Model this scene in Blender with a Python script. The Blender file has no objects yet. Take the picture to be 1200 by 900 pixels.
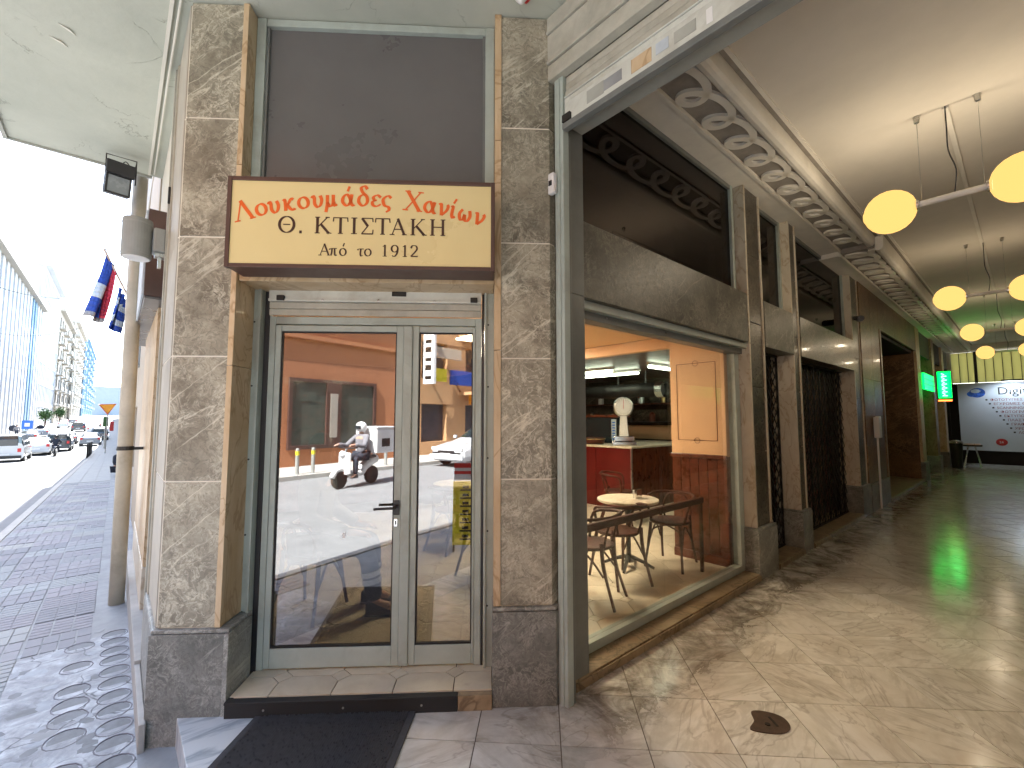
import bpy, bmesh, math, random
from mathutils import Vector, Matrix
from math import radians, sin, cos, pi, tan, atan2, sqrt
sc = bpy.context.scene
random.seed(7)
# ------------------------------------------------------------------ camera, light, exposure
cam_d = bpy.data.cameras.new('camera'); cam = bpy.data.objects.new('camera', cam_d)
sc.collection.objects.link(cam); sc.camera = cam
cam_d.sensor_width = 36; cam_d.lens = 15.84; cam_d.clip_start = 0.02; cam_d.clip_end = 3000
cam.location = (0, 0, 1.6)
cam.rotation_euler = (radians(94.35), 0, radians(48.85-90))
world = bpy.data.worlds.new('World'); sc.world = world; world.use_nodes = True
SUN_EL, SUN_AZ = 52, 10.5
wn = world.node_tree; bg = wn.nodes['Background']
sky = wn.nodes.new('ShaderNodeTexSky'); sky.sky_type = 'NISHITA'; sky.sun_disc = False
sky.sun_elevation = radians(SUN_EL); sky.sun_rotation = radians(SUN_AZ); sky.air_density = 1.2; sky.dust_density = 1.5
wn.links.new(sky.outputs[0], bg.inputs[0]); bg.inputs[1].default_value = 0.15
sun_d = bpy.data.lights.new('sun', 'SUN'); sun_d.energy = 4.2; sun_d.angle = radians(0.5); sun_d.color = (1, .98, .94)
sun = bpy.data.objects.new('sun', sun_d); sc.collection.objects.link(sun)
sv = Vector((sin(radians(SUN_AZ))*cos(radians(SUN_EL)), cos(radians(SUN_AZ))*cos(radians(SUN_EL)), sin(radians(SUN_EL))))
sun.rotation_euler = (-sv).to_track_quat('-Z', 'Y').to_euler(); sun.location = (0, 0, 30)
sc.view_settings.view_transform = 'Standard'; sc.view_settings.look = 'None'
sc.view_settings.gamma = 1; sc.view_settings.exposure = 3.08
sc.render.engine = 'CYCLES'
sc.cycles.use_denoising = True; sc.cycles.max_bounces = 10; sc.cycles.diffuse_bounces = 5; sc.cycles.transparent_max_bounces = 16
sc.cycles.sample_clamp_indirect = 6; sc.cycles.caustics_reflective = False; sc.cycles.caustics_refractive = False

# ------------------------------------------------------------------ helpers
COL = sc.collection
def L(h):
    h = h.lstrip('#'); o = []
    for i in (0, 2, 4):
        c = int(h[i:i+2], 16)/255; o.append(c/12.92 if c < .04045 else ((c+.055)/1.055)**2.4)
    return (*o, 1)
def col(c):
    if isinstance(c, str): return L(c)
    return (*c, 1) if len(c) == 3 else c
class Mat:
    def __init__(s, name):
        s.m = bpy.data.materials.new(name); s.m.use_nodes = True; s.nt = s.m.node_tree
        s.b = s.nt.nodes['Principled BSDF']; s.out = s.nt.nodes['Material Output']
    def n(s, t, **k):
        x = s.nt.nodes.new(t)
        for a, v in k.items():
            if a.startswith('i_'):
                a = a[2:]; x.inputs[int(a) if a.isdigit() else a.replace('_', ' ')].default_value = v
            else: setattr(x, a, v)
        return x
    def l(s, a, b): s.nt.links.new(a, b)
    def pos(s, scale=(1, 1, 1), rot=(0, 0, 0), per_obj=4.0, local=False):
        tc = s.n('ShaderNodeTexCoord'); src = tc.outputs['Object']
        if not local:
            g = s.n('ShaderNodeNewGeometry'); src = g.outputs['Position']
        if per_obj:
            oi = s.n('ShaderNodeObjectInfo'); mu = s.n('ShaderNodeVectorMath', operation='SCALE'); 
            cb = s.n('ShaderNodeCombineXYZ'); s.l(oi.outputs['Random'], cb.inputs[0]); s.l(oi.outputs['Random'], cb.inputs[2])
            mu.inputs['Scale'].default_value = per_obj; s.l(cb.outputs[0], mu.inputs[0])
            ad = s.n('ShaderNodeVectorMath', operation='ADD'); s.l(src, ad.inputs[0]); s.l(mu.outputs[0], ad.inputs[1]); src = ad.outputs[0]
        mp = s.n('ShaderNodeMapping'); mp.inputs['Scale'].default_value = scale; mp.inputs['Rotation'].default_value = rot
        s.l(src, mp.inputs[0]); return mp.outputs[0]
    def noise(s, v, scale, detail=5, rough=.6, dist=0):
        x = s.n('ShaderNodeTexNoise'); x.inputs['Scale'].default_value = scale; x.inputs['Detail'].default_value = detail
        x.inputs['Roughness'].default_value = rough; x.inputs['Distortion'].default_value = dist
        s.l(v, x.inputs['Vector']); return x.outputs['Fac']
    def ramp(s, f, pts, interp='LINEAR'):
        r = s.n('ShaderNodeValToRGB'); cr = r.color_ramp; cr.interpolation = interp
        while len(cr.elements) < len(pts): cr.elements.new(.5)
        for e, (p, c) in zip(cr.elements, pts):
            e.position = p; e.color = col(c) if not isinstance(c, (int, float)) else (c, c, c, 1)
        s.l(f, r.inputs[0]); return r.outputs[0]
    def mix(s, f, a, b, mode='MIX'):
        x = s.n('ShaderNodeMix', data_type='RGBA', blend_type=mode)
        for i, v in ((0, f), (6, a), (7, b)):
            if isinstance(v, (int, float)): x.inputs[i].default_value = v
            elif isinstance(v, (tuple, str)): x.inputs[i].default_value = col(v)
            else: s.l(v, x.inputs[i])
        return x.outputs[2]
    def math(s, op, a, b=0):
        x = s.n('ShaderNodeMath', operation=op)
        for i, v in ((0, a), (1, b)):
            if isinstance(v, (int, float)): x.inputs[i].default_value = v
            else: s.l(v, x.inputs[i])
        return x.outputs[0]
    def veins(s, v, scale, width, dist=1.0, detail=4):
        f = s.noise(v, scale, detail, .55, dist)
        a = s.math('ABSOLUTE', s.math('SUBTRACT', f, .5))
        return s.ramp(a, [(0, 1.0), (width, 0.0)])
    def tint(s, c, amt=.12):
        oi = s.n('ShaderNodeObjectInfo'); r = s.ramp(oi.outputs['Random'], [(0, 1-amt), (1, 1+amt*.6)])
        return s.mix(1.0, c, r, 'MULTIPLY')
    def set(s, c=None, rough=None, metal=None, spec=None, bump=None, bstr=.2, bdist=.005, coat=None):
        if c is not None:
            if isinstance(c, (tuple, str)): s.b.inputs['Base Color'].default_value = col(c)
            else: s.l(c, s.b.inputs['Base Color'])
        if rough is not None:
            if isinstance(rough, (int, float)): s.b.inputs['Roughness'].default_value = rough
            else: s.l(rough, s.b.inputs['Roughness'])
        if metal is not None: s.b.inputs['Metallic'].default_value = metal
        if spec is not None: s.b.inputs['Specular IOR Level'].default_value = spec
        if coat is not None: s.b.inputs['Coat Weight'].default_value = coat; s.b.inputs['Coat Roughness'].default_value = .08
        if bump is not None:
            b = s.n('ShaderNodeBump'); b.inputs['Strength'].default_value = bstr; b.inputs['Distance'].default_value = bdist
            s.l(bump, b.inputs['Height']); s.l(b.outputs[0], s.b.inputs['Normal'])
        return s.m
M = {}
def plain(name, c, rough=.5, metal=0, var=.1, scale=6, bstr=.08, spec=None, coat=None, dirt=None):
    m = Mat(name); v = m.pos(per_obj=3); n1 = m.noise(v, scale, 6, .65)
    c0 = col(c)
    lo = tuple(x*(1-var*1.5) for x in c0[:3]); hi = tuple(min(1, x*(1+var)) for x in c0[:3])
    cc = m.ramp(n1, [(.3, lo), (.7, hi)])
    if dirt:
        n2 = m.noise(v, scale*.35, 8, .7, .6); cc = m.mix(m.ramp(n2, [(.5, 0.0), (.72, .75)]), cc, dirt)
    n3 = m.noise(v, scale*14, 3, .6)
    rr = m.ramp(n1, [(.3, max(0, rough-.07)), (.7, min(1, rough+.09))])
    M[name] = m.set(cc, rr, metal, spec, n3, bstr, .002, coat); return M[name]
def emit(name, c, st):
    m = Mat(name); m.b.inputs['Base Color'].default_value = col(c); m.b.inputs['Emission Color'].default_value = col(c)
    m.b.inputs['Emission Strength'].default_value = st; m.b.inputs['Roughness'].default_value = .3; M[name] = m.m; return m

def fleuri(name, dark, mid, light, vein, scale=1.0, rough=.35, coat=0):
    """grey-brown marble: crowded short swirling scratches over soft clouds, a few long pale veins"""
    m = Mat(name); v = m.pos(per_obj=9)
    big = m.noise(v, 2.2*scale, 5, .6, .8)
    base = m.ramp(big, [(.3, dark), (.52, mid), (.75, light)])
    dv = m.n('ShaderNodeVectorMath', operation='ADD'); nn = m.n('ShaderNodeTexNoise'); nn.inputs['Scale'].default_value = 7*scale
    nn.inputs['Detail'].default_value = 4; m.l(v, nn.inputs['Vector'])
    sc_ = m.n('ShaderNodeVectorMath', operation='SCALE'); sc_.inputs['Scale'].default_value = .16
    m.l(nn.outputs['Color'], sc_.inputs[0]); m.l(v, dv.inputs[0]); m.l(sc_.outputs[0], dv.inputs[1])
    s1 = m.veins(dv.outputs[0], 8*scale, .05, .9, 7); s2 = m.veins(dv.outputs[0], 15*scale, .045, 1.2, 6)
    fine = m.noise(v, 60*scale, 4, .7)
    pm_ = m.ramp(m.noise(v, 4*scale, 3), [(.38, .15), (.6, 1.0)]); c = m.mix(m.math('MULTIPLY', m.math('MULTIPLY', s1, pm_), .8), base, light); c = m.mix(m.math('MULTIPLY', m.math('MULTIPLY', s2, pm_), .6), c, vein)
    dk = m.veins(dv.outputs[0], 11*scale, .03, 1.1, 6); c = m.mix(m.math('MULTIPLY', dk, .6), c, dark)
    c = m.mix(m.ramp(fine, [(.35, .28), (.6, 0.0)]), c, dark)
    cb = m.n('ShaderNodeCombineXYZ')
    for i, (ax, k_) in enumerate((((.6, -.47, .64), .45), ((-.5, .39, .77), 2.6))):
        d = m.n('ShaderNodeVectorMath', operation='DOT_PRODUCT'); d.inputs[1].default_value = ax; m.l(v, d.inputs[0]); m.l(m.math('MULTIPLY', d.outputs['Value'], k_), cb.inputs[i])
    lv = m.veins(cb.outputs[0], 1.5*scale, .012, .12, 6)
    c = m.mix(m.math('MULTIPLY', m.math('MULTIPLY', lv, m.ramp(m.noise(v, 1.3, 3), [(.45, 0.0), (.55, 1.0)])), .6), c, vein)
    c = m.tint(c, .2)
    M[name] = m.set(c, m.ramp(fine, [(.3, rough-.08), (.7, rough+.12)]), bump=s1, bstr=.12, bdist=.002, coat=coat); return M[name]
fleuri('marble_shaft', (.125, .112, .082), (.315, .292, .222), (.53, .50, .39), (.74, .71, .58))
fleuri('marble_lintel', (.05, .046, .034), (.125, .117, .09), (.24, .225, .18), (.42, .39, .31), 1, .4)
fleuri('marble_base', (.11, .112, .10), (.23, .232, .21), (.36, .36, .325), (.55, .54, .48), 1.2)
fleuri('marble_dark', (.025, .020, .014), (.06, .05, .036), (.125, .105, .075), (.25, .21, .15), .9, .3, .15)
fleuri('marble_brown', (.06, .03, .011), (.14, .072, .026), (.25, .13, .05), (.38, .23, .11), .6, .34, .1)

def beige(name, a, b, vein, rough=.4):
    m = Mat(name); v = m.pos((1, 1, .5), (.2, .3, 0), per_obj=7)
    c = m.ramp(m.noise(v, 3.5, 6, .6, 1.2), [(.3, a), (.7, b)])
    c = m.mix(m.math('MULTIPLY', m.veins(v, 3.2, .03, 1.6), .7), c, vein)
    c = m.mix(m.ramp(m.noise(v, 30, 5, .7), [(.55, 0.0), (.75, .35)]), c, vein)
    M[name] = m.set(m.tint(c, .1), rough, bump=m.noise(v, 40, 3), bstr=.05, bdist=.002); return M[name]
beige('marble_beige', (.52, .36, .19), (.66, .52, .34), (.36, .22, .10))
beige('marble_cream', (.56, .49, .37), (.70, .64, .52), (.40, .29, .17))
beige('marble_sill', (.20, .14, .075), (.38, .29, .18), (.09, .06, .03), .35)

def floor_marble():
    m = Mat('floor_marble'); v = m.pos((1, 1, 1), (0, 0, .6), per_obj=23)
    g = m.n('ShaderNodeNewGeometry')
    c = m.ramp(m.noise(v, 2.6, 7, .62, 1.5), [(.28, (.64, .60, .52)), (.5, (.76, .73, .66)), (.72, (.84, .82, .77))])
    oi = m.n('ShaderNodeObjectInfo')
    vr = m.n('ShaderNodeVectorRotate', rotation_type='Z_AXIS'); m.l(v, vr.inputs['Vector'])
    m.l(m.math('MULTIPLY', oi.outputs['Random'], 6.28), vr.inputs['Angle'])
    mp = m.n('ShaderNodeMapping'); mp.inputs['Scale'].default_value = (.9, 2.4, 1); m.l(vr.outputs[0], mp.inputs[0])
    st = m.noise(mp.outputs[0], 2.0, 6, .6, 1.4)
    c = m.mix(m.ramp(st, [(.46, 0.0), (.57, .4), (.64, .08), (.78, .3)]), c, (.40, .36, .29))
    c = m.mix(m.math('MULTIPLY', m.veins(mp.outputs[0], 1.6, .02, 1.2), .35), c, (.20, .15, .10))
    # dirt trodden in along the wall of the passage (grime on the stone itself)
    sx = m.n('ShaderNodeSeparateXYZ'); m.l(g.outputs['Position'], sx.inputs[0])
    w = m.noise(m.pos(per_obj=0), 2.2, 7, .7, 1.8)
    edge = m.math('SUBTRACT', sx.outputs[1], m.math('MULTIPLY', w, .9))
    band = m.math('MULTIPLY', m.ramp(edge, [(.82, 0.0), (1.1, .4), (1.5, 1.0)]), m.ramp(w, [(.36, .2), (.6, 1.0)]))
    xx = m.ramp(m.math('DIVIDE', sx.outputs[0], 20), [(.06, 0.0), (.11, 1.0)])
    c = m.mix(m.math('MULTIPLY', band, m.math('MULTIPLY', xx, .85)), c, (.06, .04, .022))
    c = m.mix(m.ramp(m.noise(m.pos(per_obj=0), 1.1, 6, .65, .8), [(.5, 0.0), (.75, .3)]), c, (.36, .28, .18))
    r = m.ramp(m.noise(m.pos(per_obj=0), 5, 5), [(.3, .12), (.7, .21)])
    M['floor_marble'] = m.set(m.tint(c, .1), r, bump=m.noise(v, 18, 4), bstr=.03, bdist=.002)
floor_marble()
def white_slab():
    m = Mat('marble_white'); v = m.pos((.9, 4.5, 1), (0, 0, .15), per_obj=0)
    c = m.mix(m.ramp(m.noise(v, 2.2, 6, .6, .9), [(.48, 0.0), (.6, .8), (.68, .2)]), (.60, .63, .64), (.24, .29, .33))
    M['marble_white'] = m.set(c, .3)
white_slab()
plain('grey_paint', (.40, .46, .42), .38, var=.07, scale=5, dirt=(.24, .24, .2))
plain('grey_paint_dark', (.17, .18, .17), .42, var=.12, scale=5)
plain('shutter_paint', (.46, .45, .38), .5, var=.14, scale=7, bstr=.3, dirt=(.3, .27, .2))
plain('bar_paint', (.62, .64, .58), .35, var=.08, scale=6, dirt=(.36, .34, .28))
plain('rubber_black', (.018, .018, .018), .7, var=.2)
plain('black_plastic', (.02, .02, .022), .4, var=.1)
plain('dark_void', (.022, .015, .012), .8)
plain('mauve_panel', (.128, .125, .123), .28, var=.10, scale=1.1, bstr=.03)
plain('sign_yellow', (.74, .62, .31), .3, var=.02, scale=2, bstr=.01)
plain('sign_brown', (.085, .045, .035), .4, var=.12)
plain('letter_orange', (.78, .13, .015), .4, var=.03)
plain('letter_brown', (.05, .02, .012), .4, var=.03)
plain('ceiling_white', (.68, .66, .58), .85, var=.04, scale=2)
plain('ceiling_beige', (.70, .65, .57), .8, var=.06, scale=1.2)
plain('cornice_white', (.78, .74, .66), .7, var=.06, scale=4)
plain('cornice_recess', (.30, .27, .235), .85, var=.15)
plain('peach_wall', (.80, .49, .27), .5, var=.03, scale=2, bstr=.03)
plain('wood_dark', (.14, .032, .012), .3, var=.35, scale=7, coat=.3)
plain('wood_chair', (.07, .019, .009), .5, var=.3, scale=9, spec=.3)
plain('wood_red', (.11, .007, .006), .35, var=.2, scale=3)
plain('steel', (.55, .55, .53), .3, metal=1, var=.1)
plain('chrome', (.75, .75, .73), .12, metal=1, var=.04)
plain('iron', (.04, .038, .036), .45, metal=.6, var=.2)
plain('white_paint', (.78, .78, .76), .4, var=.05)
plain('plaster_grey', (.38, .39, .35), .8, var=.1)
plain('asphalt', (.20, .205, .21), .85, var=.12, scale=3, bstr=.4)
plain('kerb_stone', (.40, .39, .36), .8, var=.12)
plain('concrete', (.30, .315, .32), .85, var=.16, scale=4, bstr=.3)
plain('stone_disc', (.19, .205, .215), .75, var=.2, scale=12, bstr=.3)
plain('stone_light', (.33, .36, .39), .8, var=.15, scale=12, bstr=.3)
plain('joint_light', (.78, .74, .64), .8, var=.1); m = Mat('cement_patch'); v = m.pos(per_obj=0); vo = m.n('ShaderNodeTexVoronoi', feature='DISTANCE_TO_EDGE'); vo.inputs['Scale'].default_value = 6.5
nz = m.n('ShaderNodeTexNoise'); nz.inputs['Scale'].default_value = 5; m.l(v, nz.inputs['Vector']); av = m.n('ShaderNodeVectorMath', operation='MULTIPLY_ADD'); av.inputs[1].default_value = (.16, .16, .16); m.l(nz.outputs['Color'], av.inputs[0]); m.l(v, av.inputs[2]); m.l(av.outputs[0], vo.inputs['Vector'])
c = m.ramp(m.noise(v, 5, 7, .7, .5), [(.33, (.17, .185, .20)), (.5, (.30, .32, .34)), (.66, (.50, .54, .57))])
ck = m.ramp(vo.outputs['Distance'], [(0.0, 1.0), (.035, 0.0)]); ck = m.math('MULTIPLY', ck, m.ramp(m.noise(v, 2.5, 3), [(.42, 0.0), (.55, 1.0)]))
c = m.mix(m.math('MULTIPLY', ck, .8), c, (.05, .055, .06)); M['cement_patch'] = m.set(c, .7, bump=m.math('SUBTRACT', m.noise(v, 20, 5), ck), bstr=.6, bdist=.008)
plain('grout', (.09, .075, .06), .9, var=.2)
plain('grout_floor', (.13, .10, .07), .9, var=.2)
plain('terracotta_wall', (.40, .165, .075), .8, var=.05, scale=1)
plain('beige_wall', (.50, .42, .32), .8, var=.06, scale=1)
plain('pipe_paint', (.50, .46, .37), .55, var=.12, scale=4, dirt=(.30, .25, .18))
plain('lamp_grey', (.30, .31, .29), .5, var=.08)
plain('flag_blue', (.02, .07, .38), .7, var=.1); plain('flag_red', (.6, .04, .07), .7); plain('flag_white', (.55, .62, .68), .7)
plain('flag_grey', (.33, .32, .32), .8)
plain('skin', (.5, .3, .22), .55, var=.05); plain('cloth_dark', (.025, .03, .045), .9); plain('cloth_grey', (.2, .2, .22), .9)
plain('reflective_band', (.75, .76, .74), .4)
plain('plastic_white', (.8, .8, .8), .35, var=.04); plain('yellow', (.75, .62, .03), .45); plain('red', (.6, .03, .03), .45)
plain('blue', (.02, .15, .6), .4); plain('orange', (.9, .35, .02), .5); plain('leaf', (.05, .11, .03), .8, var=.3)
plain('car_white', (.6, .62, .64), .2, coat=1, var=.01, bstr=0); plain('car_dark', (.03, .035, .045), .2, coat=1, var=.02, bstr=0)
plain('car_grey', (.18, .2, .23), .2, coat=1, var=.02, bstr=0); plain('bronze', (.13, .09, .07), .42, metal=.5, var=.25, scale=30, bstr=.2)
plain('curtain', (.75, .66, .30), .8, var=.04)
plain('side_stone', (.44, .415, .35), .6, var=.12, scale=3, dirt=(.30, .25, .18)); plain('lens_grey', (.25, .28, .29), .25)
plain('mat_black', (.06, .06, .064), .85, var=.25, scale=40, bstr=.6)
plain('brass', (.6, .45, .2), .3, metal=1)

def glass(name, tint, refl, f0=.5):
    """thin coated pane: transmits through a tint, mirrors a fixed share plus Fresnel"""
    m = Mat(name); m.nt.nodes.remove(m.b)
    t = m.n('ShaderNodeBsdfTransparent'); t.inputs[0].default_value = col(tint)
    g = m.n('ShaderNodeBsdfGlossy'); g.inputs['Roughness'].default_value = .012 if 'door' in name else 0.0; g.inputs[0].default_value = (1, 1, 1, 1)
    lw = m.n('ShaderNodeLayerWeight'); lw.inputs[0].default_value = .25
    f = m.math('ADD', m.math('MULTIPLY', lw.outputs['Fresnel'], f0), refl)
    x = m.n('ShaderNodeMixShader'); m.l(f, x.inputs[0]); m.l(t.outputs[0], x.inputs[1]); m.l(g.outputs[0], x.inputs[2])
    m.l(x.outputs[0], m.out.inputs[0]); M[name] = m.m
glass('glass_door', (.52, .52, .50), .24, .5)
glass('glass_shop', (.95, .96, .95), .01, .22)
glass('glass_dark', (.22, .15, .13), .03, .42)
m = Mat('car_glass'); M['car_glass'] = m.set((.02, .03, .035), .05, coat=1)
m = Mat('tile_cream'); v = m.pos(per_obj=11)
c = m.ramp(m.noise(v, 5, 6, .6, .7), [(.3, (.58, .51, .38)), (.7, (.72, .65, .50))])
c = m.mix(m.ramp(m.noise(v, 9, 7, .7, .5), [(.58, 0.0), (.75, .35)]), c, (.32, .22, .12))
M['tile_cream'] = m.set(m.tint(c, .08), .28, bump=m.noise(v, 25, 3), bstr=.04, bdist=.002)
m = Mat('canopy_plaster'); v = m.pos(per_obj=0)   # painted underside with cracks, blisters and water stains
c = m.ramp(m.noise(v, 1.4, 6, .6, .3), [(.3, (.42, .44, .375)), (.7, (.53, .545, .465))])
cr = m.veins(v, .9, .004, .9, 9); msk = m.ramp(m.noise(v, 1.7, 4), [(.5, 0.0), (.6, 1.0)])
crk = m.math('MULTIPLY', cr, msk)
c = m.mix(m.math('MULTIPLY', crk, .6), c, (.20, .20, .16))
c = m.mix(m.ramp(m.noise(v, 4.5, 8, .72, .8), [(.64, 0.0), (.74, .3)]), c, (.30, .30, .25))
M['canopy_plaster'] = m.set(c, .85, bump=m.math('ADD', m.noise(v, 3, 6), m.math('MULTIPLY', crk, -.8)), bstr=.35, bdist=.02)
m = Mat('paver_ribbed'); v = m.pos(per_obj=0); oi = m.n('ShaderNodeObjectInfo')
c0 = m.ramp(oi.outputs['Random'], [(0, (.20, .215, .235)), (.35, (.26, .255, .275)), (.65, (.27, .295, .305)), (1, (.31, .315, .30))])
c = m.mix(m.ramp(m.noise(v, 3, 7, .7), [(.45, 0.0), (.75, .45)]), c0, (.16, .17, .19))
M['paver_ribbed'] = m.set(c, .75, bump=m.noise(v, 30, 4), bstr=.3)
def facade_mat(name, c, rough=.85): plain(name, c, rough, var=.06, scale=.5)
facade_mat('facade_white', (.46, .47, .475)); facade_mat('facade_cream', (.34, .31, .26)); facade_mat('facade_grey', (.24, .26, .28))
facade_mat('facade_blue', (.14, .24, .34)); facade_mat('window_dark', (.05, .055, .07), .35); facade_mat('window_mauve', (.15, .14, .16), .8)

class MB:
    def __init__(s): s.v = []; s.f = []
    def add(s, vs, fs, T=None):
        o = len(s.v); s.v += [tuple(T @ Vector(p)) if T is not None else tuple(p) for p in vs]
        s.f += [tuple(i+o for i in f) for f in fs]; return s
    def box(s, x0, x1, y0, y1, z0, z1, T=None):
        v = [(x, y, z) for z in (z0, z1) for y in (y0, y1) for x in (x0, x1)]
        return s.add(v, [(0, 2, 3, 1), (4, 5, 7, 6), (0, 1, 5, 4), (2, 6, 7, 3), (0, 4, 6, 2), (1, 3, 7, 5)], T)
    def prism(s, poly, z0, z1, T=None):
        n = len(poly); v = [(x, y, z0) for x, y in poly]+[(x, y, z1) for x, y in poly]
        return s.add(v, [tuple(range(n))[::-1], tuple(range(n, 2*n))]+[(i, (i+1) % n, (i+1) % n+n, i+n) for i in range(n)], T)
    def tube(s, pts, r, n=8, caps=True, closed=False, T=None):
        pts = [Vector(p) for p in pts]; m = len(pts); rs = r if isinstance(r, (list, tuple)) else [r]*m
        vs = []; fs = []; up = None
        for i, p in enumerate(pts):
            d = (pts[min(i+1, m-1)]-pts[max(i-1, 0)]) if not closed else (pts[(i+1) % m]-pts[i-1])
            d.normalize()
            if up is None: up = Vector((0, 0, 1)) if abs(d.z) < .9 else Vector((1, 0, 0))
            a = d.cross(up)
            if a.length < 1e-4: a = d.cross(Vector((1, 0, 0)))
            a.normalize(); b = a.cross(d).normalized(); up = b
            for k in range(n):
                t = 2*pi*k/n; vs.append(p+(a*cos(t)+b*sin(t))*rs[i])
        R = m if closed else m-1
        for i in range(R):
            j = (i+1) % m
            for k in range(n): fs.append((i*n+k, i*n+(k+1) % n, j*n+(k+1) % n, j*n+k))
        if caps and not closed: fs += [tuple(range(n))[::-1], tuple(range((m-1)*n, m*n))]
        return s.add(vs, fs, T)
    def lathe(s, prof, n=24, T=None):
        vs = []; fs = []; m = len(prof)
        for r, z in prof:
            for k in range(n): vs.append((max(r, 1e-4)*cos(2*pi*k/n), max(r, 1e-4)*sin(2*pi*k/n), z))
        for i in range(m-1):
            for k in range(n): fs.append((i*n+k, i*n+(k+1) % n, (i+1)*n+(k+1) % n, (i+1)*n+k))
        fs += [tuple(range(n))[::-1], tuple(range((m-1)*n, m*n))]
        return s.add(vs, fs, T)
    def quad(s, a, b, c, d, T=None): return s.add([a, b, c, d], [(0, 1, 2, 3)], T)
def tag(o, label=None, cat=None, group=None, kind=None):
    for k, v in (('label', label), ('category', cat), ('group', group), ('kind', kind)):
        if v: o[k] = v
    return o
ROOT = {}
def thing(name, label, cat, loc=(0, 0, 0), rz=0, group=None):
    o = bpy.data.objects.new(name, None); COL.objects.link(o); o.location = loc; o.rotation_euler = (0, 0, rz)
    o.empty_display_size = .1; tag(o, label, cat, group); ROOT[o.name] = Vector(loc); return o
def mk(name, mb, mat, parent=None, loc=None, smooth=False, bev=0, label=None, rel=True):
    """mesh from world coordinates; origin moved to the parent's (or loc)"""
    me = bpy.data.meshes.new(name)
    off = Vector((0, 0, 0))
    if parent is not None and rel: off = ROOT.get(parent.name, Vector((0, 0, 0)))
    elif loc is not None: off = Vector(loc)
    me.from_pydata([tuple(Vector(p)-off) for p in mb.v], [], mb.f); me.validate()
    bm = bmesh.new(); bm.from_mesh(me); bmesh.ops.recalc_face_normals(bm, faces=bm.faces); bm.to_mesh(me); bm.free()
    if smooth: me.polygons.foreach_set('use_smooth', [True]*len(me.polygons))
    me.materials.append(M[mat] if isinstance(mat, str) else mat)
    o = bpy.data.objects.new(name, me); COL.objects.link(o)
    if parent is not None: o.parent = parent; ROOT[o.name] = off
    else: o.location = off; ROOT[o.name] = off
    if bev:
        b = o.modifiers.new('bevel', 'BEVEL'); b.width = bev; b.segments = 2; b.limit_method = 'ANGLE'; b.angle_limit = radians(40)
    if label: o['label'] = label
    return o
def struct(name, mb, mat, **k):
    o = mk(name, mb, mat, **k); o['kind'] = 'structure'; return o
def clone(o, parent=None):
    c = o.copy(); COL.objects.link(c)
    if parent is not None: c.parent = parent
    for ch in list(o.children): clone(ch, c)
    return c
def inst(me_obj, name, parent, loc, rz=0):
    """another piece sharing the mesh data of me_obj"""
    c = me_obj.copy(); c.name = name; COL.objects.link(c); c.parent = parent; c.location = loc; c.rotation_euler = (0, 0, rz); return c
FA = radians(-38.2)
TF = Matrix.Rotation(FA, 4, 'Z')          # corner facade frame: x = along (u), y = depth (d), z
def W(u, d, z=0): return TF @ Vector((u, d, z))
def clip(poly, a, b, c):
    """keep the part of poly where a*x+b*y<=c"""
    out = []
    for i in range(len(poly)):
        p, q = poly[i], poly[(i+1) % len(poly)]
        dp, dq = a*p[0]+b*p[1]-c, a*q[0]+b*q[1]-c
        if dp <= 0: out.append(p)
        if (dp < 0 < dq) or (dq < 0 < dp):
            t = dp/(dp-dq); out.append((p[0]+(q[0]-p[0])*t, p[1]+(q[1]-p[1])*t))
    return out
def area(p): return abs(sum(p[i][0]*p[(i+1) % len(p)][1]-p[(i+1) % len(p)][0]*p[i][1] for i in range(len(p))))/2
def cat(pts, n=6, closed=False):
    """Catmull-Rom through points"""
    P = [Vector(p) for p in pts]; m = len(P); out = []
    for i in range(m if closed else m-1):
        if closed: p0, p1, p2, p3 = P[i-1], P[i], P[(i+1) % m], P[(i+2) % m]
        else: p0, p1, p2, p3 = P[max(i-1, 0)], P[i], P[i+1], P[min(i+2, m-1)]
        for k in range(n):
            t = k/n; out.append(.5*((2*p1)+(p2-p0)*t+(2*p0-5*p1+4*p2-p3)*t*t+(3*p1-p0-3*p2+p3)*t**3))
    if not closed: out.append(P[-1])
    return out
# ------------------------------------------------------------------ SETTING: ground, floors, ceilings
def zp(Y):
    """height of the pavement: the street falls away, levels and climbs again"""
    if Y < 0: return -.0525
    if Y < 48: return -.14-.025*(Y-3.5)
    if Y < 75: return -1.2525
    return -1.2525+.022*(Y-75) if Y < 260 else 2.8175
YS = [-300, -60, -20, 0, 6, 12, 20, 30, 40, 48, 60, 75, 100, 140, 200, 260, 600]
def strip(x0, x1, dz, ys=YS, th=0):
    b = MB(); vs = []; fs = []
    for y in ys: vs += [(x0, y, zp(y)+dz), (x1, y, zp(y)+dz)]
    for i in range(len(ys)-1): fs.append((2*i, 2*i+1, 2*i+3, 2*i+2))
    if th:
        n = len(vs); vs += [(x, y, z-th) for x, y, z in vs]
        for i in range(len(ys)-1):
            fs += [(2*i, 2*i+2, n+2*i+2, n+2*i), (2*i+1, 2*i+3, n+2*i+3, n+2*i+1)]
    return b.add(vs, fs)
KX, FX, OX = -1.40, -9.0, -11.5       # near kerb, far kerb, far facades
struct('ground', MB().add([(-900, -900, -9), (900, -900, -9), (900, 900, -9), (-900, 900, -9)], [(0, 1, 2, 3)]), 'concrete')
struct('road', strip(FX-.1, KX+.1, -.12), 'asphalt')
near = struct('pavement', strip(KX+.12, .45, -.012), 'concrete')
far = struct('far_pavement', strip(OX-.3, FX-.12, 0), 'kerb_stone')
struct('kerb', strip(KX, KX+.12, .004, th=.3), 'kerb_stone')
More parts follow.
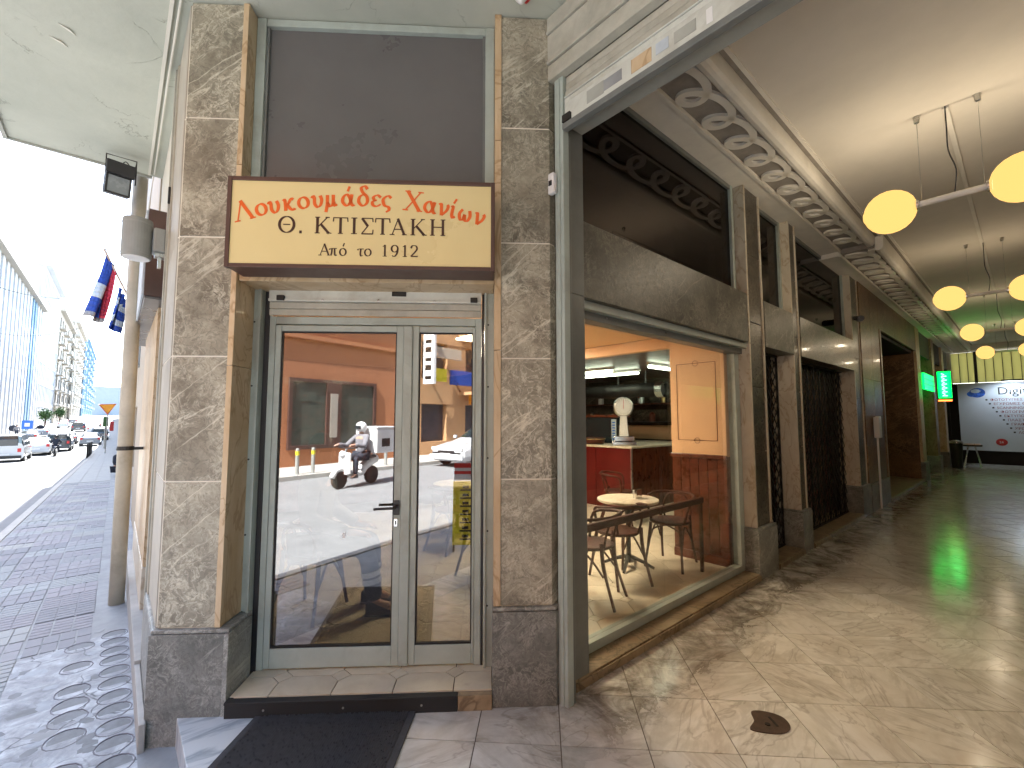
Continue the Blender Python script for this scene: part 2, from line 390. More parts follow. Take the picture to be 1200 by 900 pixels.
struct('far_kerb', strip(FX-.12, FX, .004, th=.3), 'kerb_stone')
# pavement slabs with ribbed faces, laid in courses across the walk
def ribbed(w, l, n, m):
    """one slab: grid of small raised ribs with open joints"""
    b = MB(); b.box(0, w, 0, l, -.02, -.008)
    cw, cl = w/n, l/m
    for i in range(n):
        for j in range(m):
            b.box(i*cw+.006, (i+1)*cw-.006, j*cl+.006, (j+1)*cl-.006, -.01, 0)
    return b
sl = {}
for key, (w, l, n, m) in {'a': (.40, .40, 3, 5), 'b': (.40, .40, 4, 2)}.items():
    o = mk('paving_slab', ribbed(w-.008, l-.008, n, m), 'paver_ribbed', near, rel=False); o.hide_render = False; sl[key] = o
rnd = random.Random(3); k = 0
for j in range(0, 62):
    y = 1.85+.4*j
    for i in range(4):
        x = KX+.14+.4*i
        if x+.4 > .22: continue
        if y < 5.0 and x > -.5: continue
        if y < 2.8 and x > -.9: continue
        if y > 21: continue
        src = sl['b' if rnd.random() < .45 else 'a']
        o = src if k in (0,) and src is sl['a'] else inst(src, 'paving_slab', near, (0, 0, 0))
        o.location = (x+rnd.uniform(-.003, .003), y, zp(y+.2)+rnd.uniform(-.001, .005)); o.rotation_euler = (-.025, rnd.uniform(-.01, .01), rnd.uniform(-.012, .012)); k += 1
if k: sl['b'].location = (KX+.14, 2.62, zp(2.8)); sl['a'].location = (KX+.54, 2.62, zp(2.8))
mbp = MB()   # beyond, one joined sheet of the same slabs
for j in range(46, 140):
    y = 3.05+.4*j
    for i in range(3):
        x = KX+.14+.4*i; T = Matrix.Translation((x, y, zp(y+.2)+.002))
        mbp.box(0, .39, 0, .39, -.02, 0, T)
o = mk('distant_paving', mbp, 'paver_ribbed', near); o['kind'] = 'stuff'
cp_ = mk('cement_patch', MB().prism([(-.51, 2.0), (.164, 2.0), (.164, 5.2), (-.51, 5.0)], -.3, 0).prism([(-.9, 2.0), (-.511, 2.0), (-.511, 2.78), (-.9, 2.78)], -.3, 0), 'cement_patch', near)
for v_ in cp_.data.vertices:
    if v_.co.z > -.1: v_.co.z = zp(v_.co.y)-.0105
# worn cement patch with round and broken stones beside the marble corner
rnd = random.Random(11)
def blob(cx, cy, rx, ry, n=14, j=.12, ang=0):
    return [(cx+rx*(1+rnd.uniform(-j, j))*cos(2*pi*i/n)*cos(ang)-ry*sin(2*pi*i/n)*sin(ang), cy+rx*cos(2*pi*i/n)*sin(ang)+ry*(1+rnd.uniform(-j, j))*sin(2*pi*i/n)*cos(ang)) for i in range(n)]
ring = []
for j in range(13):
    y = 2.72+.2*j
    for i, (x, r) in enumerate(((.075, .075), (-.13, .08), (-.34, .07))):
        yy = y+rnd.uniform(-.02, .02)+i*.07
        ji = .03 if i == 0 else .14
        z = zp(yy)-.0035
        if i == 2 and j % 3: continue
        if i == 1 and rnd.random() < .25: continue
        o = mk('paving_stone', MB().prism(blob(x, yy, r, r*1.05, 16, ji), z-.02, z-.0065), 'stone_disc' if rnd.random() < .8 or i == 0 else 'stone_light', near, bev=.003)
        mk('stone_rim', MB().tube([(p[0], p[1], z-.0062) for p in blob(x, yy, r+.007, r*1.05+.007, 16, ji*.3)], .0035, 5, closed=True), 'cloth_grey', near) if i < 2 else None
for q in range(46):
    yy = rnd.uniform(2.6, 5.3); x = rnd.choice((-.03, -.235, -.43))+rnd.uniform(-.03, .03); z = zp(yy)
    mk('paving_stone', MB().prism(blob(x, yy, rnd.uniform(.03, .055), rnd.uniform(.025, .04), 6, .3, rnd.uniform(0, 3)), z-.02, z-.0095), rnd.choice(('stone_disc', 'stone_light', 'stone_light', 'concrete')), near)

# arcade floor: joint-coloured bed and 45 degree marble tiles
fl = struct('arcade_floor', MB().prism([(.33, -1.25), (23.2, -1.25), (23.2, 2.3), (1.5, 2.3), (.5, 3.0), (.33, 3.1)], -.2, -.006), 'grout_floor')
S, P0, Q0 = .424, 2.77, .93; r2 = sqrt(2); count = 0; proto = None; rest = MB(); tl = []
for i in range(-7, 34):
    for j in range(-7, 40):
        p0, q0 = P0+i*S, Q0+j*S; g = .0026
        sq = [((p+q)/r2, (p-q)/r2) for p, q in ((p0+g, q0+g), (p0+g, q0+S-g), (p0+S-g, q0+S-g), (p0+S-g, q0+g))]
        cx = sum(a for a, b in sq)/4; cy = sum(b for a, b in sq)/4
        if cx < 0 or cx > 23.5: continue
        poly = clip(clip(clip(sq, -1, 0, -.655), 0, -1, 1.25), 1, 0, 23.2)
        if cx < 1.75: poly = clip(poly, -FA and .618, .786, 2.64)
        else: poly = clip(poly, 0, 1, 1.9)
        if len(poly) < 3 or area(poly) < .004: continue
        tl.append((cx, cy, sq, poly, area(poly) > S*S*.985))
tl.sort(key=lambda t: t[0]**2+t[1]**2)
for n, (cx, cy, sq, poly, full) in enumerate(tl):
    if n >= 295: rest.prism(poly, -.02, 0); continue
    if full:
        if proto is None:
            b = MB(); b.prism([(a-cx, c-cy) for a, c in sq], -.02, 0); proto = mk('floor_tile', b, 'floor_marble', fl, rel=False); proto.location = (cx, cy, 0)
            bv = proto.modifiers.new('bevel', 'BEVEL'); bv.width = .0015; bv.segments = 1
        else:
            o = inst(proto, 'floor_tile', fl, (cx, cy, rnd.uniform(-.0006, .0006)))
    else:
        b = MB(); b.prism([(a-cx, c-cy) for a, c in poly], -.02, 0); o = mk('floor_tile', b, 'floor_marble', fl, rel=False); o.location = (cx, cy, 0)
if rest.v: o = mk('distant_tiles', rest, 'floor_marble', fl); o['kind'] = 'stuff'
# marble edging along the street side of the arcade
for a, (y0, y1) in enumerate(((2.1, 3.14), (1.2, 2.095), (.3, 1.195), (-.6, .295), (-1.25, -.605))):
    poly = clip([(.32, y0), (.652, y0), (.652, y1), (.32, y1)], .618, .786, 2.632)
    mk('edging_slab', MB().prism(poly, -.2, .002), 'marble_white', fl, bev=.003)

# ceilings
cz = 4.13
canopy = struct('canopy_ceiling', MB().box(-.87, .6, -6, 5.9, cz, cz+.16).prism([(.6, -6), (1.96, -6), (1.96, 2.4), (.6, 3.6)], cz, cz+.15), 'canopy_plaster')
mk('canopy_edge', MB().box(-.90, -.87, -6, 5.93, cz-.02, cz+.2).box(-.87, .15, 5.9, 5.93, cz-.02, cz+.2), 'plaster_grey', canopy)
rnd = random.Random(5)
for (x, y, a, l) in ((-.42, 4.15, .5, .10), (-.37, 3.98, .6, .10)):   # flaking paint hanging from the underside
    T = Matrix.Translation((x, y, cz)) @ Matrix.Rotation(a, 4, 'Z') @ Matrix.Rotation(.35, 4, 'X')
    mk('paint_flake', MB().prism([(-l/2, 0), (0, -.025), (l/2, .004), (l*.2, .03), (-l*.3, .02)], -.004, -.001, T), 'ceiling_white', canopy)
# pale cable trunking where canopy meets facade
mk('cable_trunking', MB().box(.115, .135, 3.0, 5.86, cz-.02, cz-.001).tube([(.165, 3.0, cz-.02), (.16, 4.2, cz-.03), (.165, 5.8, cz-.02)], .007, 6), 'ceiling_white', canopy)
AZ = 4.2
ac = struct('arcade_ceiling', MB().box(2.02, 23.2, -1.3, 2.6, AZ, AZ+.12), 'ceiling_beige')
mk('conduit', MB().box(5.08, 23, .295, .33, AZ-.02, AZ-.001), 'cornice_white', ac)
# cornice along the shop wall: flat band, sunk frieze with running loops, round moulding, dark strip as the groove's shade
def cornice(x0, x1, z, dy, pitch, big):
    mk('cornice_band', MB().box(x0, x1, 1.735, 2.02, z, AZ+.02), 'cornice_white', ac)
    mk('cornice_step', MB().box(x0, x1, 1.715, 1.745, z-.014, z+.03), 'cornice_white', ac)
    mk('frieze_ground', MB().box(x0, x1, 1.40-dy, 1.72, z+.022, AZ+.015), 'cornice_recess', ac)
    yo = 1.40-dy
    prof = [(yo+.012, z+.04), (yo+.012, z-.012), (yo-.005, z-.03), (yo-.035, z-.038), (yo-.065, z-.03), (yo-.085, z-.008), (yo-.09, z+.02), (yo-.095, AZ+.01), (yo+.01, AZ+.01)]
    b = MB(); n = len(prof)
    b.add([(x, y, zz) for x in (x0, x1) for y, zz in prof], [tuple(range(n)), tuple(range(n, 2*n))[::-1]]+[(i, (i+1) % n, n+(i+1) % n, n+i) for i in range(n)])
    mk('cornice_moulding', b, 'cornice_white', ac, bev=.004)
    mk('gap_shade_strip', MB().box(x0, x1, yo-.135, yo-.096, AZ-.006, AZ+.02), 'cornice_recess', ac)  # no real recess: the gap's shade is put into a dark strip
    mk('ceiling_bead', MB().box(x0, x1, yo-.165, yo-.136, AZ-.018, AZ+.01), 'cornice_white', ac)
    # loop: prolate trochoid ribbon, one period
    yc = (1.72+yo)/2; hw = (1.72-yo)/2
    a = pitch/(2*pi); bb = hw*.72; w = .030*hw/.16
    N = 40; cs = []
    for i in range(N+1):
        t = -pi+2*pi*i/N
        Bx = pitch*.40; px = a*t - Bx*sin(t)-.42*bb*cos(t); py = bb*cos(t)
        dx = a-Bx*cos(t)+.42*bb*sin(t); dy_ = -bb*sin(t)
        l = sqrt(dx*dx+dy_*dy_)+1e-6; nx, ny = -dy_/l, dx/l
        cs.append((px, py, nx, ny))
    b = MB(); vs = []; fs = []
    for px, py, nx, ny in cs:
        for s_ in (1, -1):
            for zz in (z-.004, z+.03): vs.append((px+nx*w*s_, py*1.0+ny*w*s_, zz))
    for i in range(N):
        o = 4*i; fs += [(o, o+4, o+6, o+2), (o, o+1, o+5, o+4), (o+2, o+6, o+7, o+3)]
    fs += [(0, 2, 3, 1), (4*N, 4*N+1, 4*N+3, 4*N+2)]
    b.add(vs, fs)
    n = int((x1-x0)/pitch); first = None
    for k in range(n):
        loc = (x0+pitch*(k+.5), yc, 0)
        if first is None: first = mk('scroll', b, 'cornice_white', ac, rel=False); first.location = loc
        else: inst(first, 'scroll', ac, loc)
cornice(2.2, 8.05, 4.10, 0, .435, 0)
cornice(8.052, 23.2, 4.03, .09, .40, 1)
mk('cornice_band', MB().box(2.2, 23.2, -1.25, -.9, 4.08, AZ+.02), 'cornice_white', ac)
mk('ceiling_bead', MB().box(22.7, 23.1, -.9, 1.3, 4.0, AZ+.02), 'cornice_white', ac)

# ------------------------------------------------------------------ CORNER PILLARS
ZJ = [.455, 1.245, 1.955, 2.66, 3.39, 4.125]
def courses(zs=ZJ): return [(zs[i]+(.0042 if i else 0), zs[i+1]-.0042) for i in range(len(zs)-1)]
pl = thing('marble_pillar', 'grey brown veined marble pillar at the street corner, left of the glass door', 'pillar', W(-1.65, 2.75, -.2))
mk('core', MB().prism([tuple(W(u, d).xy) for u, d in ((-1.79, 2.6585), (-1.48, 2.6585), (-1.48, 2.93))]+[(.9, 3.95), (.2175, 3.83), (.2175, 3.24)], -.2, 4.12), 'joint_light', pl)
for z0, z1 in courses():
    mk('marble_slab', MB().box(-1.808, -1.502, 2.655, 2.70, z0, z1, TF), 'marble_shaft', pl, bev=.0025)
    mk('side_slab', MB().prism([(.214, 3.232), (.245, 3.232), (.245, 3.86), (.214, 3.86)], z0, z1), 'side_stone', pl, bev=.0025)
for z0, z1 in ((.455, 1.9), (1.904, 3.1), (3.104, 4.125)):
    mk('edge_strip', MB().box(-1.4995, -1.468, 2.645, 2.862, z0, z1, TF), 'marble_beige', pl, bev=.002)
mk('base_slab', MB().box(-1.83, -1.4345, 2.625, 2.67, -.2, .43, TF), 'marble_base', pl, bev=.003)
mk('base_slab', MB().box(-1.434, -1.408, 2.6225, 2.87, -.2, .43, TF), 'marble_base', pl, bev=.003)
mk('base_slab', MB().prism([(.196, 3.195), (.222, 3.195), (.222, 3.93), (.196, 3.93)], -.3, .43), 'marble_base', pl, bev=.003)
mk('base_cap', MB().box(-1.825, -1.41, 2.63, 2.87, .431, .452, TF).prism([(.199, 3.2), (.26, 3.2), (.26, 3.93), (.199, 3.93)], .431, .4515), 'marble_base', pl, bev=.006)
pr = thing('marble_pillar', 'grey brown veined marble pillar between the glass door and the arcade shutter', 'pillar', W(.2, 2.75, 0))
cr = (1.99, 1.868)
mk('core', MB().prism([tuple(W(.05, 2.6585).xy), tuple(W(.3655, 2.6585).xy), (1.985, 1.873), (1.985, 2.15), tuple(W(.05, 3.0).xy)], 0, 4.12), 'joint_light', pr)
for z0, z1 in courses([.535]+ZJ[1:]):
    mk('marble_slab', MB().prism([tuple(W(.072, 2.655).xy), tuple(W(.367, 2.655).xy), cr, (cr[0], 2.0), tuple(W(.072, 2.9).xy)], z0, z1), 'marble_shaft', pr, bev=.0025)
for z0, z1 in ((.535, 2.0), (2.004, 3.3), (3.304, 4.128)):
    mk('edge_strip', MB().box(.03, .0705, 2.645, 2.87, z0, z1, TF), 'marble_beige', pr, bev=.002)
mk('base_slab', MB().prism([tuple(W(.026, 2.625).xy), tuple(W(.385, 2.625).xy), (1.985, 1.842), (1.985, 2.0), tuple(W(.026, 2.9).xy)], 0, .51), 'marble_base', pr, bev=.003)
mk('base_cap', MB().prism([tuple(W(.028, 2.63).xy), tuple(W(.383, 2.63).xy), (1.983, 1.846), (1.983, 2.0), tuple(W(.028, 2.9).xy)], .511, .533), 'marble_base', pr, bev=.008)

# lintel and window over the door
lt = thing('door_lintel', 'beige marble lintel behind the yellow shop sign', 'lintel', W(-.7, 2.7, 2.4))
mk('lintel_slab', MB().box(-1.466, .028, 2.665, 2.93, 2.405, 2.62, TF), 'marble_beige', lt, bev=.003)
mk('lintel_slab', MB().box(-1.466, .028, 2.69, 2.93, 2.624, 3.02, TF), 'marble_beige', lt, bev=.003)
tw = thing('transom_window', 'tall grey framed window with a mauve grey opaque pane above the yellow shop sign', 'window', W(-.7, 2.77, 3.02))
mk('frame', MB().box(-1.466, -1.41, 2.74, 2.80, 3.02, 4.122, TF).box(-.03, .028, 2.74, 2.80, 3.02, 4.122, TF).box(-1.409, -.031, 2.745, 2.80, 4.075, 4.122, TF).box(-1.409, -.031, 2.745, 2.80, 3.02, 3.075, TF), 'grey_paint', tw, bev=.003)
mk('glazing_bead', MB().box(-1.4095, -1.395, 2.756, 2.79, 3.076, 4.074, TF).box(-.046, -.0315, 2.756, 2.79, 3.076, 4.074, TF), 'grey_paint_dark', tw)
mk('pane', MB().box(-1.394, -.047, 2.775, 2.785, 3.076, 4.074, TF), 'mauve_panel', tw)

# ------------------------------------------------------------------ lettering: pen strokes
def ell(cx, cy, rx, ry, n=20, a0=0, a1=360): return [(cx+rx*cos(radians(a0+(a1-a0)*i/n)), cy+ry*sin(radians(a0+(a1-a0)*i/n))) for i in range(n+1)]
def stroke(b, pts, wt, T, pen=None, z0=0, z1=.002, smooth=True):
    """flat ribbon along pts; wt = (thin, thick) for a slanted pen, or a number"""
    P = [Vector((*p, 0)) for p in pts]
    if smooth and len(P) > 2: P = cat(P, 5)
    vs = []; fs = []
    for i, p in enumerate(P):
        d = P[min(i+1, len(P)-1)]-P[max(i-1, 0)]; a = atan2(d.y, d.x); l = max(d.length, 1e-6)
        w = wt if pen is None else wt[0]+(wt[1]-wt[0])*abs(sin(a-pen))
        nx, ny = -d.y/l*w/2, d.x/l*w/2
        for zz in (z0, z1): vs += [(p.x+nx, p.y+ny, zz), (p.x-nx, p.y-ny, zz)]
    for i in range(len(P)-1):
        o = 4*i; fs += [(o+2, o+3, o+7, o+6), (o, o+4, o+5, o+1), (o, o+2, o+6, o+4), (o+1, o+5, o+7, o+3)]
    n = 4*(len(P)-1); fs += [(0, 1, 3, 2), (n, n+2, n+3, n+1)]
    b.add(vs, fs, T)
ALP = [(.86, 1), (.72, .35), (.42, 0), (.08, .3), (.1, .72), (.4, 1), (.66, .72), (.78, .2), (.93, 0), (1.02, .1)]
ACC = lambda x: [(x, 1.28), (x+.17, 1.72)]
G = {'ο': [ell(.45, .5, .4, .48)], 'ό': [ell(.45, .5, .4, .48), ACC(.45)],
 'υ': [[(-.02, .82), (.1, 1), (.2, .8), (.19, .3), (.42, 0), (.68, .18), (.8, .62), (.7, 1)]],
 'κ': [[(-.02, .9), (.14, .98), (.16, .5), (.12, 0)], [(.85, .9), (.68, 1), (.42, .62), (.18, .45)], [(.3, .52), (.55, .1), (.8, 0), (.9, .12)]],
 'μ': [[(.2, 1), (.14, .2), (.0, -.5)], [(.15, .35), (.36, 0), (.62, .2), (.7, 1)], [(.69, .35), (.78, .02), (.98, .14)]],
 'α': [ALP], 'ά': [ALP, ACC(.5)],
 'δ': [[(.82, 1.5), (.6, 1.75), (.3, 1.6), (.42, 1.2), (.78, .8), (.8, .3), (.45, 0), (.1, .3), (.14, .75), (.42, .98), (.62, .95)]],
 'ε': [[(.78, .8), (.48, 1), (.16, .82), (.22, .58), (.45, .54)], [(.4, .54), (.1, .4), (.12, .12), (.42, 0), (.8, .2)]],
 'ς': [[(.8, .82), (.5, 1), (.12, .65), (.25, .15), (.6, .0), (.66, -.25), (.42, -.45)]],
 'ν': [[(.0, .9), (.16, 1), (.26, .5), (.34, 0)], [(.34, 0), (.7, .45), (.8, .85), (.7, 1)]],
 'ί': [[(.0, .9), (.14, 1), (.14, .3), (.26, 0), (.44, .14)], ACC(.14)],
 'ω': [[(.24, .96), (.04, .5), (.2, .02), (.42, .1), (.5, .55)], [(.5, .5), (.6, .05), (.82, .02), (.98, .45), (.86, .96)]],
 'π': [[(.0, .78), (.14, .95), (.95, .97)], [(.32, .95), (.28, .4), (.18, 0)], [(.66, .95), (.68, .2), (.8, 0), (.95, .1)]],
 'τ': [[(.0, .78), (.14, .95), (.8, .97)], [(.42, .95), (.36, .3), (.46, 0), (.66, .08)]]}
# capitals: (x0,y0,x1,y1,width) bars, and poly strokes
TH, TK = .045, .125
def sf(x, y, w=.28): return (x-w/2, y, x+w/2, y, .04)
C = {'Λ': ([(.08, 0, .45, 1, TH), (.42, 1, .82, 0, TK), sf(.08, .02), sf(.82, .02)], []),
 'Α': ([(.08, 0, .43, 1, TH), (.41, 1, .8, 0, TK), (.22, .34, .66, .34, TH), sf(.08, .02), sf(.8, .02)], []),
 'Χ': ([(.1, 1, .78, 0, TK), (.76, 1, .08, 0, TH), sf(.12, .98), sf(.76, .98), sf(.08, .02), sf(.78, .02)], []),
 'Κ': ([(.16, 0, .16, 1, TK), (.2, .4, .74, 1, TH), (.36, .56, .84, 0, TK), sf(.16, .02), sf(.16, .98), sf(.74, .98, .24), sf(.84, .02)], []),
 'Τ': ([(.02, .975, .84, .975, TH), (.43, 0, .43, .97, TK), sf(.43, .02), (.03, 1, .0, .74, .05), (.83, 1, .86, .74, .05)], []),
 'Ι': ([(.2, 0, .2, 1, TK), sf(.2, .02, .34), sf(.2, .98, .34)], []),
 'Σ': ([(.08, .975, .72, .975, TH), (.1, .97, .44, .5, TK), (.44, .5, .08, .03, TH), (.08, .025, .74, .025, .06), (.72, 1, .74, .76, .05), (.75, .28, .73, 0, .05)], []),
 'Η': ([(.16, 0, .16, 1, TK), (.78, 0, .78, 1, TK), (.16, .52, .78, .52, TH), sf(.16, .02), sf(.16, .98), sf(.78, .02), sf(.78, .98)], []),
 'Θ': ([(.26, .5, .66, .5, .05)], [ell(.46, .5, .42, .48, 28)]),
 '1': ([(.3, 0, .3, 1, TK), sf(.3, .02, .36), (.12, .84, .3, .98, TH)], []),
 '9': ([], [ell(.36, .68, .26, .29, 20), [(.62, .7), (.56, .3), (.36, .02), (.14, .08)]]),
 '2': ([(.08, .05, .68, .05, .09)], [[(.1, .74), (.2, .96), (.5, .95), (.6, .7), (.42, .4), (.1, .06)]]),
 '.': ([(.05, .06, .19, .06, .14)], [])}
def letter(b, ch, T, s, bold=1.0):
    Ts = T @ Matrix.Scale(s, 4, (1, 0, 0)) @ Matrix.Scale(s, 4, (0, 1, 0))
    if ch in G:
        for p in G[ch]:
            if len(p) == 2: stroke(b, [p[0], p[1]], .14*bold, Ts)
            else: stroke(b, p, (.06*bold, .21*bold), Ts, radians(15))
    elif ch in C:
        for x0, y0, x1, y1, w in C[ch][0]: stroke(b, [(x0, y0), (x1, y1)], w*bold, Ts, z1=.002+(x0*.0003))
        for p in C[ch][1]: stroke(b, p, (.04*bold, .13*bold), Ts, 0)
sg = thing('shop_sign', 'cream yellow light box sign with orange and brown Greek lettering over the glass door', 'sign', W(-.7, 2.6, 2.42))
u0, u1, z0, z1, fd = -1.43, .030, 2.415, 2.925, 2.452
mk('box', MB().box(u0+.004, u1-.004, fd+.02, 2.64, z0+.004, z1-.004, TF), 'sign_brown', sg, bev=.003)
mk('face_panel', MB().box(u0+.02, u1-.02, fd+.004, fd+.018, z0+.02, z1-.02, TF), 'sign_yellow', sg)
mk('frame', MB().box(u0, u0+.022, fd-.004, fd+.03, z0, z1, TF).box(u1-.022, u1, fd-.004, fd+.03, z0, z1, TF).box(u0+.0225, u1-.0225, fd-.003, fd+.03, z0, z0+.022, TF).box(u0+.0225, u1-.0225, fd-.003, fd+.03, z1-.022, z1, TF), 'sign_brown', sg, bev=.002)
# sign units -> facade: x along u, y up, z towards the street
def signT(xu, yu, rot=0):   # xu, yu in sign units (1070 wide), top left origin
    x = u0+.0+(xu-60)/1070*(u1-u0); z = z1-(yu)/372*(z1-z0)
    return TF @ Matrix(((1, 0, 0, x), (0, 0, -1, fd+.0035), (0, 1, 0, z), (0, 0, 0, 1))) @ Matrix.Rotation(rot, 4, 'Z')
UN = (u1-u0)/1070
xs = [(98, 'Λ'), (178, 'ο'), (228, 'υ'), (284, 'κ'), (340, 'ο'), (395, 'υ'), (446, 'μ'), (511, 'ά'), (573, 'δ'), (628, 'ε'), (668, 'ς'), (758, 'Χ'), (838, 'α'), (895, 'ν'), (944, 'ί'), (978, 'ω'), (1040, 'ν')]
for x, ch in xs:
    yb = 100+((x-590)/475)**2*70+10; rot = -.2*(x-590)/475*1.3; rot = max(-.27, min(.27, rot)); b = MB()
    letter(b, ch, signT(x, yb+ (0 if ch not in 'ΛΧ' else 4), rot), (82 if ch in 'ΛΧ' else 47)*UN, 1.35); mk('letter', b, 'letter_orange', sg)
for x, ch in ((264, 'Θ'), (342, '.'), (405, 'Κ'), (478, 'Τ'), (548, 'Ι'), (586, 'Σ'), (646, 'Τ'), (708, 'Α'), (786, 'Κ'), (865, 'Η')): b = MB(); letter(b, ch, signT(x, 228), 68*UN, 1.2); mk('letter', b, 'letter_brown', sg)
for x, ch in ((426, 'Α'), (467, 'π'), (506, 'ό'), (578, 'τ'), (605, 'ο'), (672, '1'), (708, '9'), (752, '1'), (786, '2')): b = MB(); letter(b, ch, signT(x, 318), (48 if ch in 'Α192' else 30)*UN, 1.1 if ch in 'Α192' else 1.0); mk('letter', b, 'letter_brown', sg)

# ------------------------------------------------------------------ DOOR
sh = thing('door_shutter', 'rolled up grey roller shutter with its bottom bar showing above the glass door', 'roller shutter', W(-.7, 2.88, 2.24))
mk('bottom_bar', MB().box(-1.385, -.05, 2.862, 2.885, 2.352, 2.44, TF).box(-1.385, -.05, 2.852, 2.89, 2.335, 2.352, TF), 'bar_paint', sh, bev=.003)
mk('slat', MB().box(-1.385, -.05, 2.872, 2.89, 2.292, 2.333, TF), 'shutter_paint', sh, bev=.005)
mk('slat', MB().box(-1.385, -.05, 2.872, 2.89, 2.249, 2.290, TF), 'shutter_paint', sh, bev=.005)
mk('lock_plate', MB().box(-.62, -.53, 2.856, 2.864, 2.376, 2.416, TF), 'iron', sh, bev=.002)
for u in (-1.33, -.12): mk('end_clip', MB().box(u, u+.045, 2.84, 2.862, 2.338, 2.37, TF), 'iron', sh, bev=.003)
for u in (-1.05, -.7, -.35): mk('bolt', MB().lathe([(0, -.004), (.009, -.004), (.009, 0), (0, .002)], 10, TF @ Matrix.Translation((u, 2.85, 2.344)) @ Matrix.Rotation(radians(90), 4, 'X')), 'steel', sh)
for i, (a, c) in enumerate(((-1.487, -1.42), (-.03, .036))):
    o = mk('guide_rail', MB().box(a, c, 2.853 if i == 0 else 2.873, 2.90, .09, 2.45, TF).box(a+.052 if i == 0 else a, c if i == 0 else a+.014, 2.838 if i == 0 else 2.857, 2.853 if i == 0 else 2.873, .09, 2.45, TF), 'grey_paint', sh, bev=.002)
    for z in (.45, .9, 1.35, 1.8, 2.2): mk('screw', MB().lathe([(0, -.002), (.006, -.002), (.006, 0), (0, .001)], 8, TF @ Matrix.Translation(((a+c)/2-.008, 2.851 if i == 0 else 2.871, z)) @ Matrix.Rotation(radians(90), 4, 'X')), 'iron', o)
for a, c in ((-1.419, -1.39), (-.046, -.031)): mk('track', MB().box(a, c, 2.893, 2.93, .09, 2.45, TF), 'black_plastic', sh)  # black filler strips: shade of the gaps beside the rails, as colour
dr = thing('glass_door', 'grey aluminium framed double glass door under the yellow sign, reflecting the sunny street', 'door', W(-.7, 2.92, .09))
mk('frame', MB().box(-1.389, -1.352, 2.895, 2.96, .092, 2.246, TF).box(-.088, -.047, 2.895, 2.96, .092, 2.246, TF).box(-1.3515, -.0885, 2.897, 2.96, 2.198, 2.246, TF), 'grey_paint', dr, bev=.003)
def leaf(a, c, ga, gc, d, left):
    st = MB().box(a, ga, d, d+.045, .1, 2.19, TF).box(gc, c, d, d+.045, .1, 2.19, TF).box(ga+.0005, gc-.0005, d+.001, d+.045, .1, .215, TF).box(ga+.0005, gc-.0005, d+.001, d+.045, 2.152, 2.19, TF)
    lf = mk('door_leaf', st, 'grey_paint', dr, bev=.004)
    bd = MB().box(ga, ga+.008, d+.008, d+.03, .2155, 2.1515, TF).box(gc-.008, gc, d+.008, d+.03, .2155, 2.1515, TF).box(ga+.0085, gc-.0085, d+.009, d+.03, .2155, .226, TF).box(ga+.0085, gc-.0085, d+.009, d+.03, 2.143, 2.1515, TF)
    mk('gasket', bd, 'rubber_black', lf)
    mk('pane', MB().box(ga+.004, gc-.004, d+.016, d+.022, .218, 2.149, TF), 'glass_door', lf)
    return lf
lf = leaf(-1.349, -.5465, -1.313, -.590, 2.892, 1)
mk('handle', MB().box(-.59, -.553, 2.884, 2.892, 1.0, 1.09, TF).tube([W(-.57, 2.885, 1.052), W(-.57, 2.85, 1.052), W(-.585, 2.842, 1.05), W(-.70, 2.84, 1.046)], .0085, 8), 'black_plastic', lf, bev=.002)
mk('lock', MB().box(-.585, -.563, 2.886, 2.892, .93, .978, TF), 'chrome', lf, bev=.002)
mk('keyhole', MB().box(-.578, -.570, 2.8835, 2.886, .942, .966, TF), 'iron', lf)
mk('cover_strip', MB().box(-.5455, -.488, 2.882, 2.93, .1, 2.19, TF), 'grey_paint', dr, bev=.006)
stk = [(-.895+.001*a, .86+.001*b) for a, b in ((0, 0), (9, 6), (12, 22), (7, 40), (4, 24), (-8, 30), (-6, 14), (-16, 6))]
sb_ = MB(); sb_.add([tuple(W(u, 2.9045, z)) for u, z in stk], [tuple(range(len(stk)))]); mk('sticker', sb_, 'white_paint', lf, label='small torn white sticker')
leaf(-.4875, -.0885, -.448, -.103, 2.892, 0)
th = thing('door_threshold', 'dark metal edging strip along the tiled doorstep of the glass door', 'threshold', W(-.7, 2.62, 0))
mk('nosing', MB().box(-1.405, -.165, 2.603, 2.63, 0, .072, TF).box(-1.405, -.165, 2.596, 2.64, .0725, .086, TF).box(-1.4065, -1.378, 2.641, 2.85, .03, .0865, TF), 'rubber_black', th, bev=.003)
mk('stone_nosing', MB().box(-.163, .024, 2.606, 2.63, 0, .06, TF).box(-.163, .024, 2.6, 2.64, .0605, .084, TF), 'marble_sill', th, bev=.003)
for u in (-1.2, -.78, -.36): mk('screw', MB().lathe([(0, -.002), (.006, -.002), (.006, 0), (0, .001)], 8, TF @ Matrix.Translation((u, 2.601, .04)) @ Matrix.Rotation(radians(90), 4, 'X')), 'steel', th)
mt = thing('door_mat', 'black ribbed rubber door mat lying in front of the glass door', 'mat', (.9, 2.3, 0))
ma = radians(-38.5); TM = Matrix.Translation((.672, 2.852, .001)) @ Matrix.Rotation(ma, 4, 'Z') @ Matrix.Shear('XY', 4, (0, 0))
shear = Matrix.Identity(4); shear[0][1] = .09; TM = TM @ shear
mk('mat_base', MB().box(0, .85, -1.3, 0, .002, .008, TM), 'mat_black', mt)
mk('mat_border', MB().box(0, .85, -.03, 0, .0085, .011, TM).box(0, .03, -1.3, -.0305, .0085, .011, TM).box(.82, .85, -1.3, -.0305, .0085, .011, TM), 'mat_black', mt, bev=.001)
rb = MB(); rnd = random.Random(2)
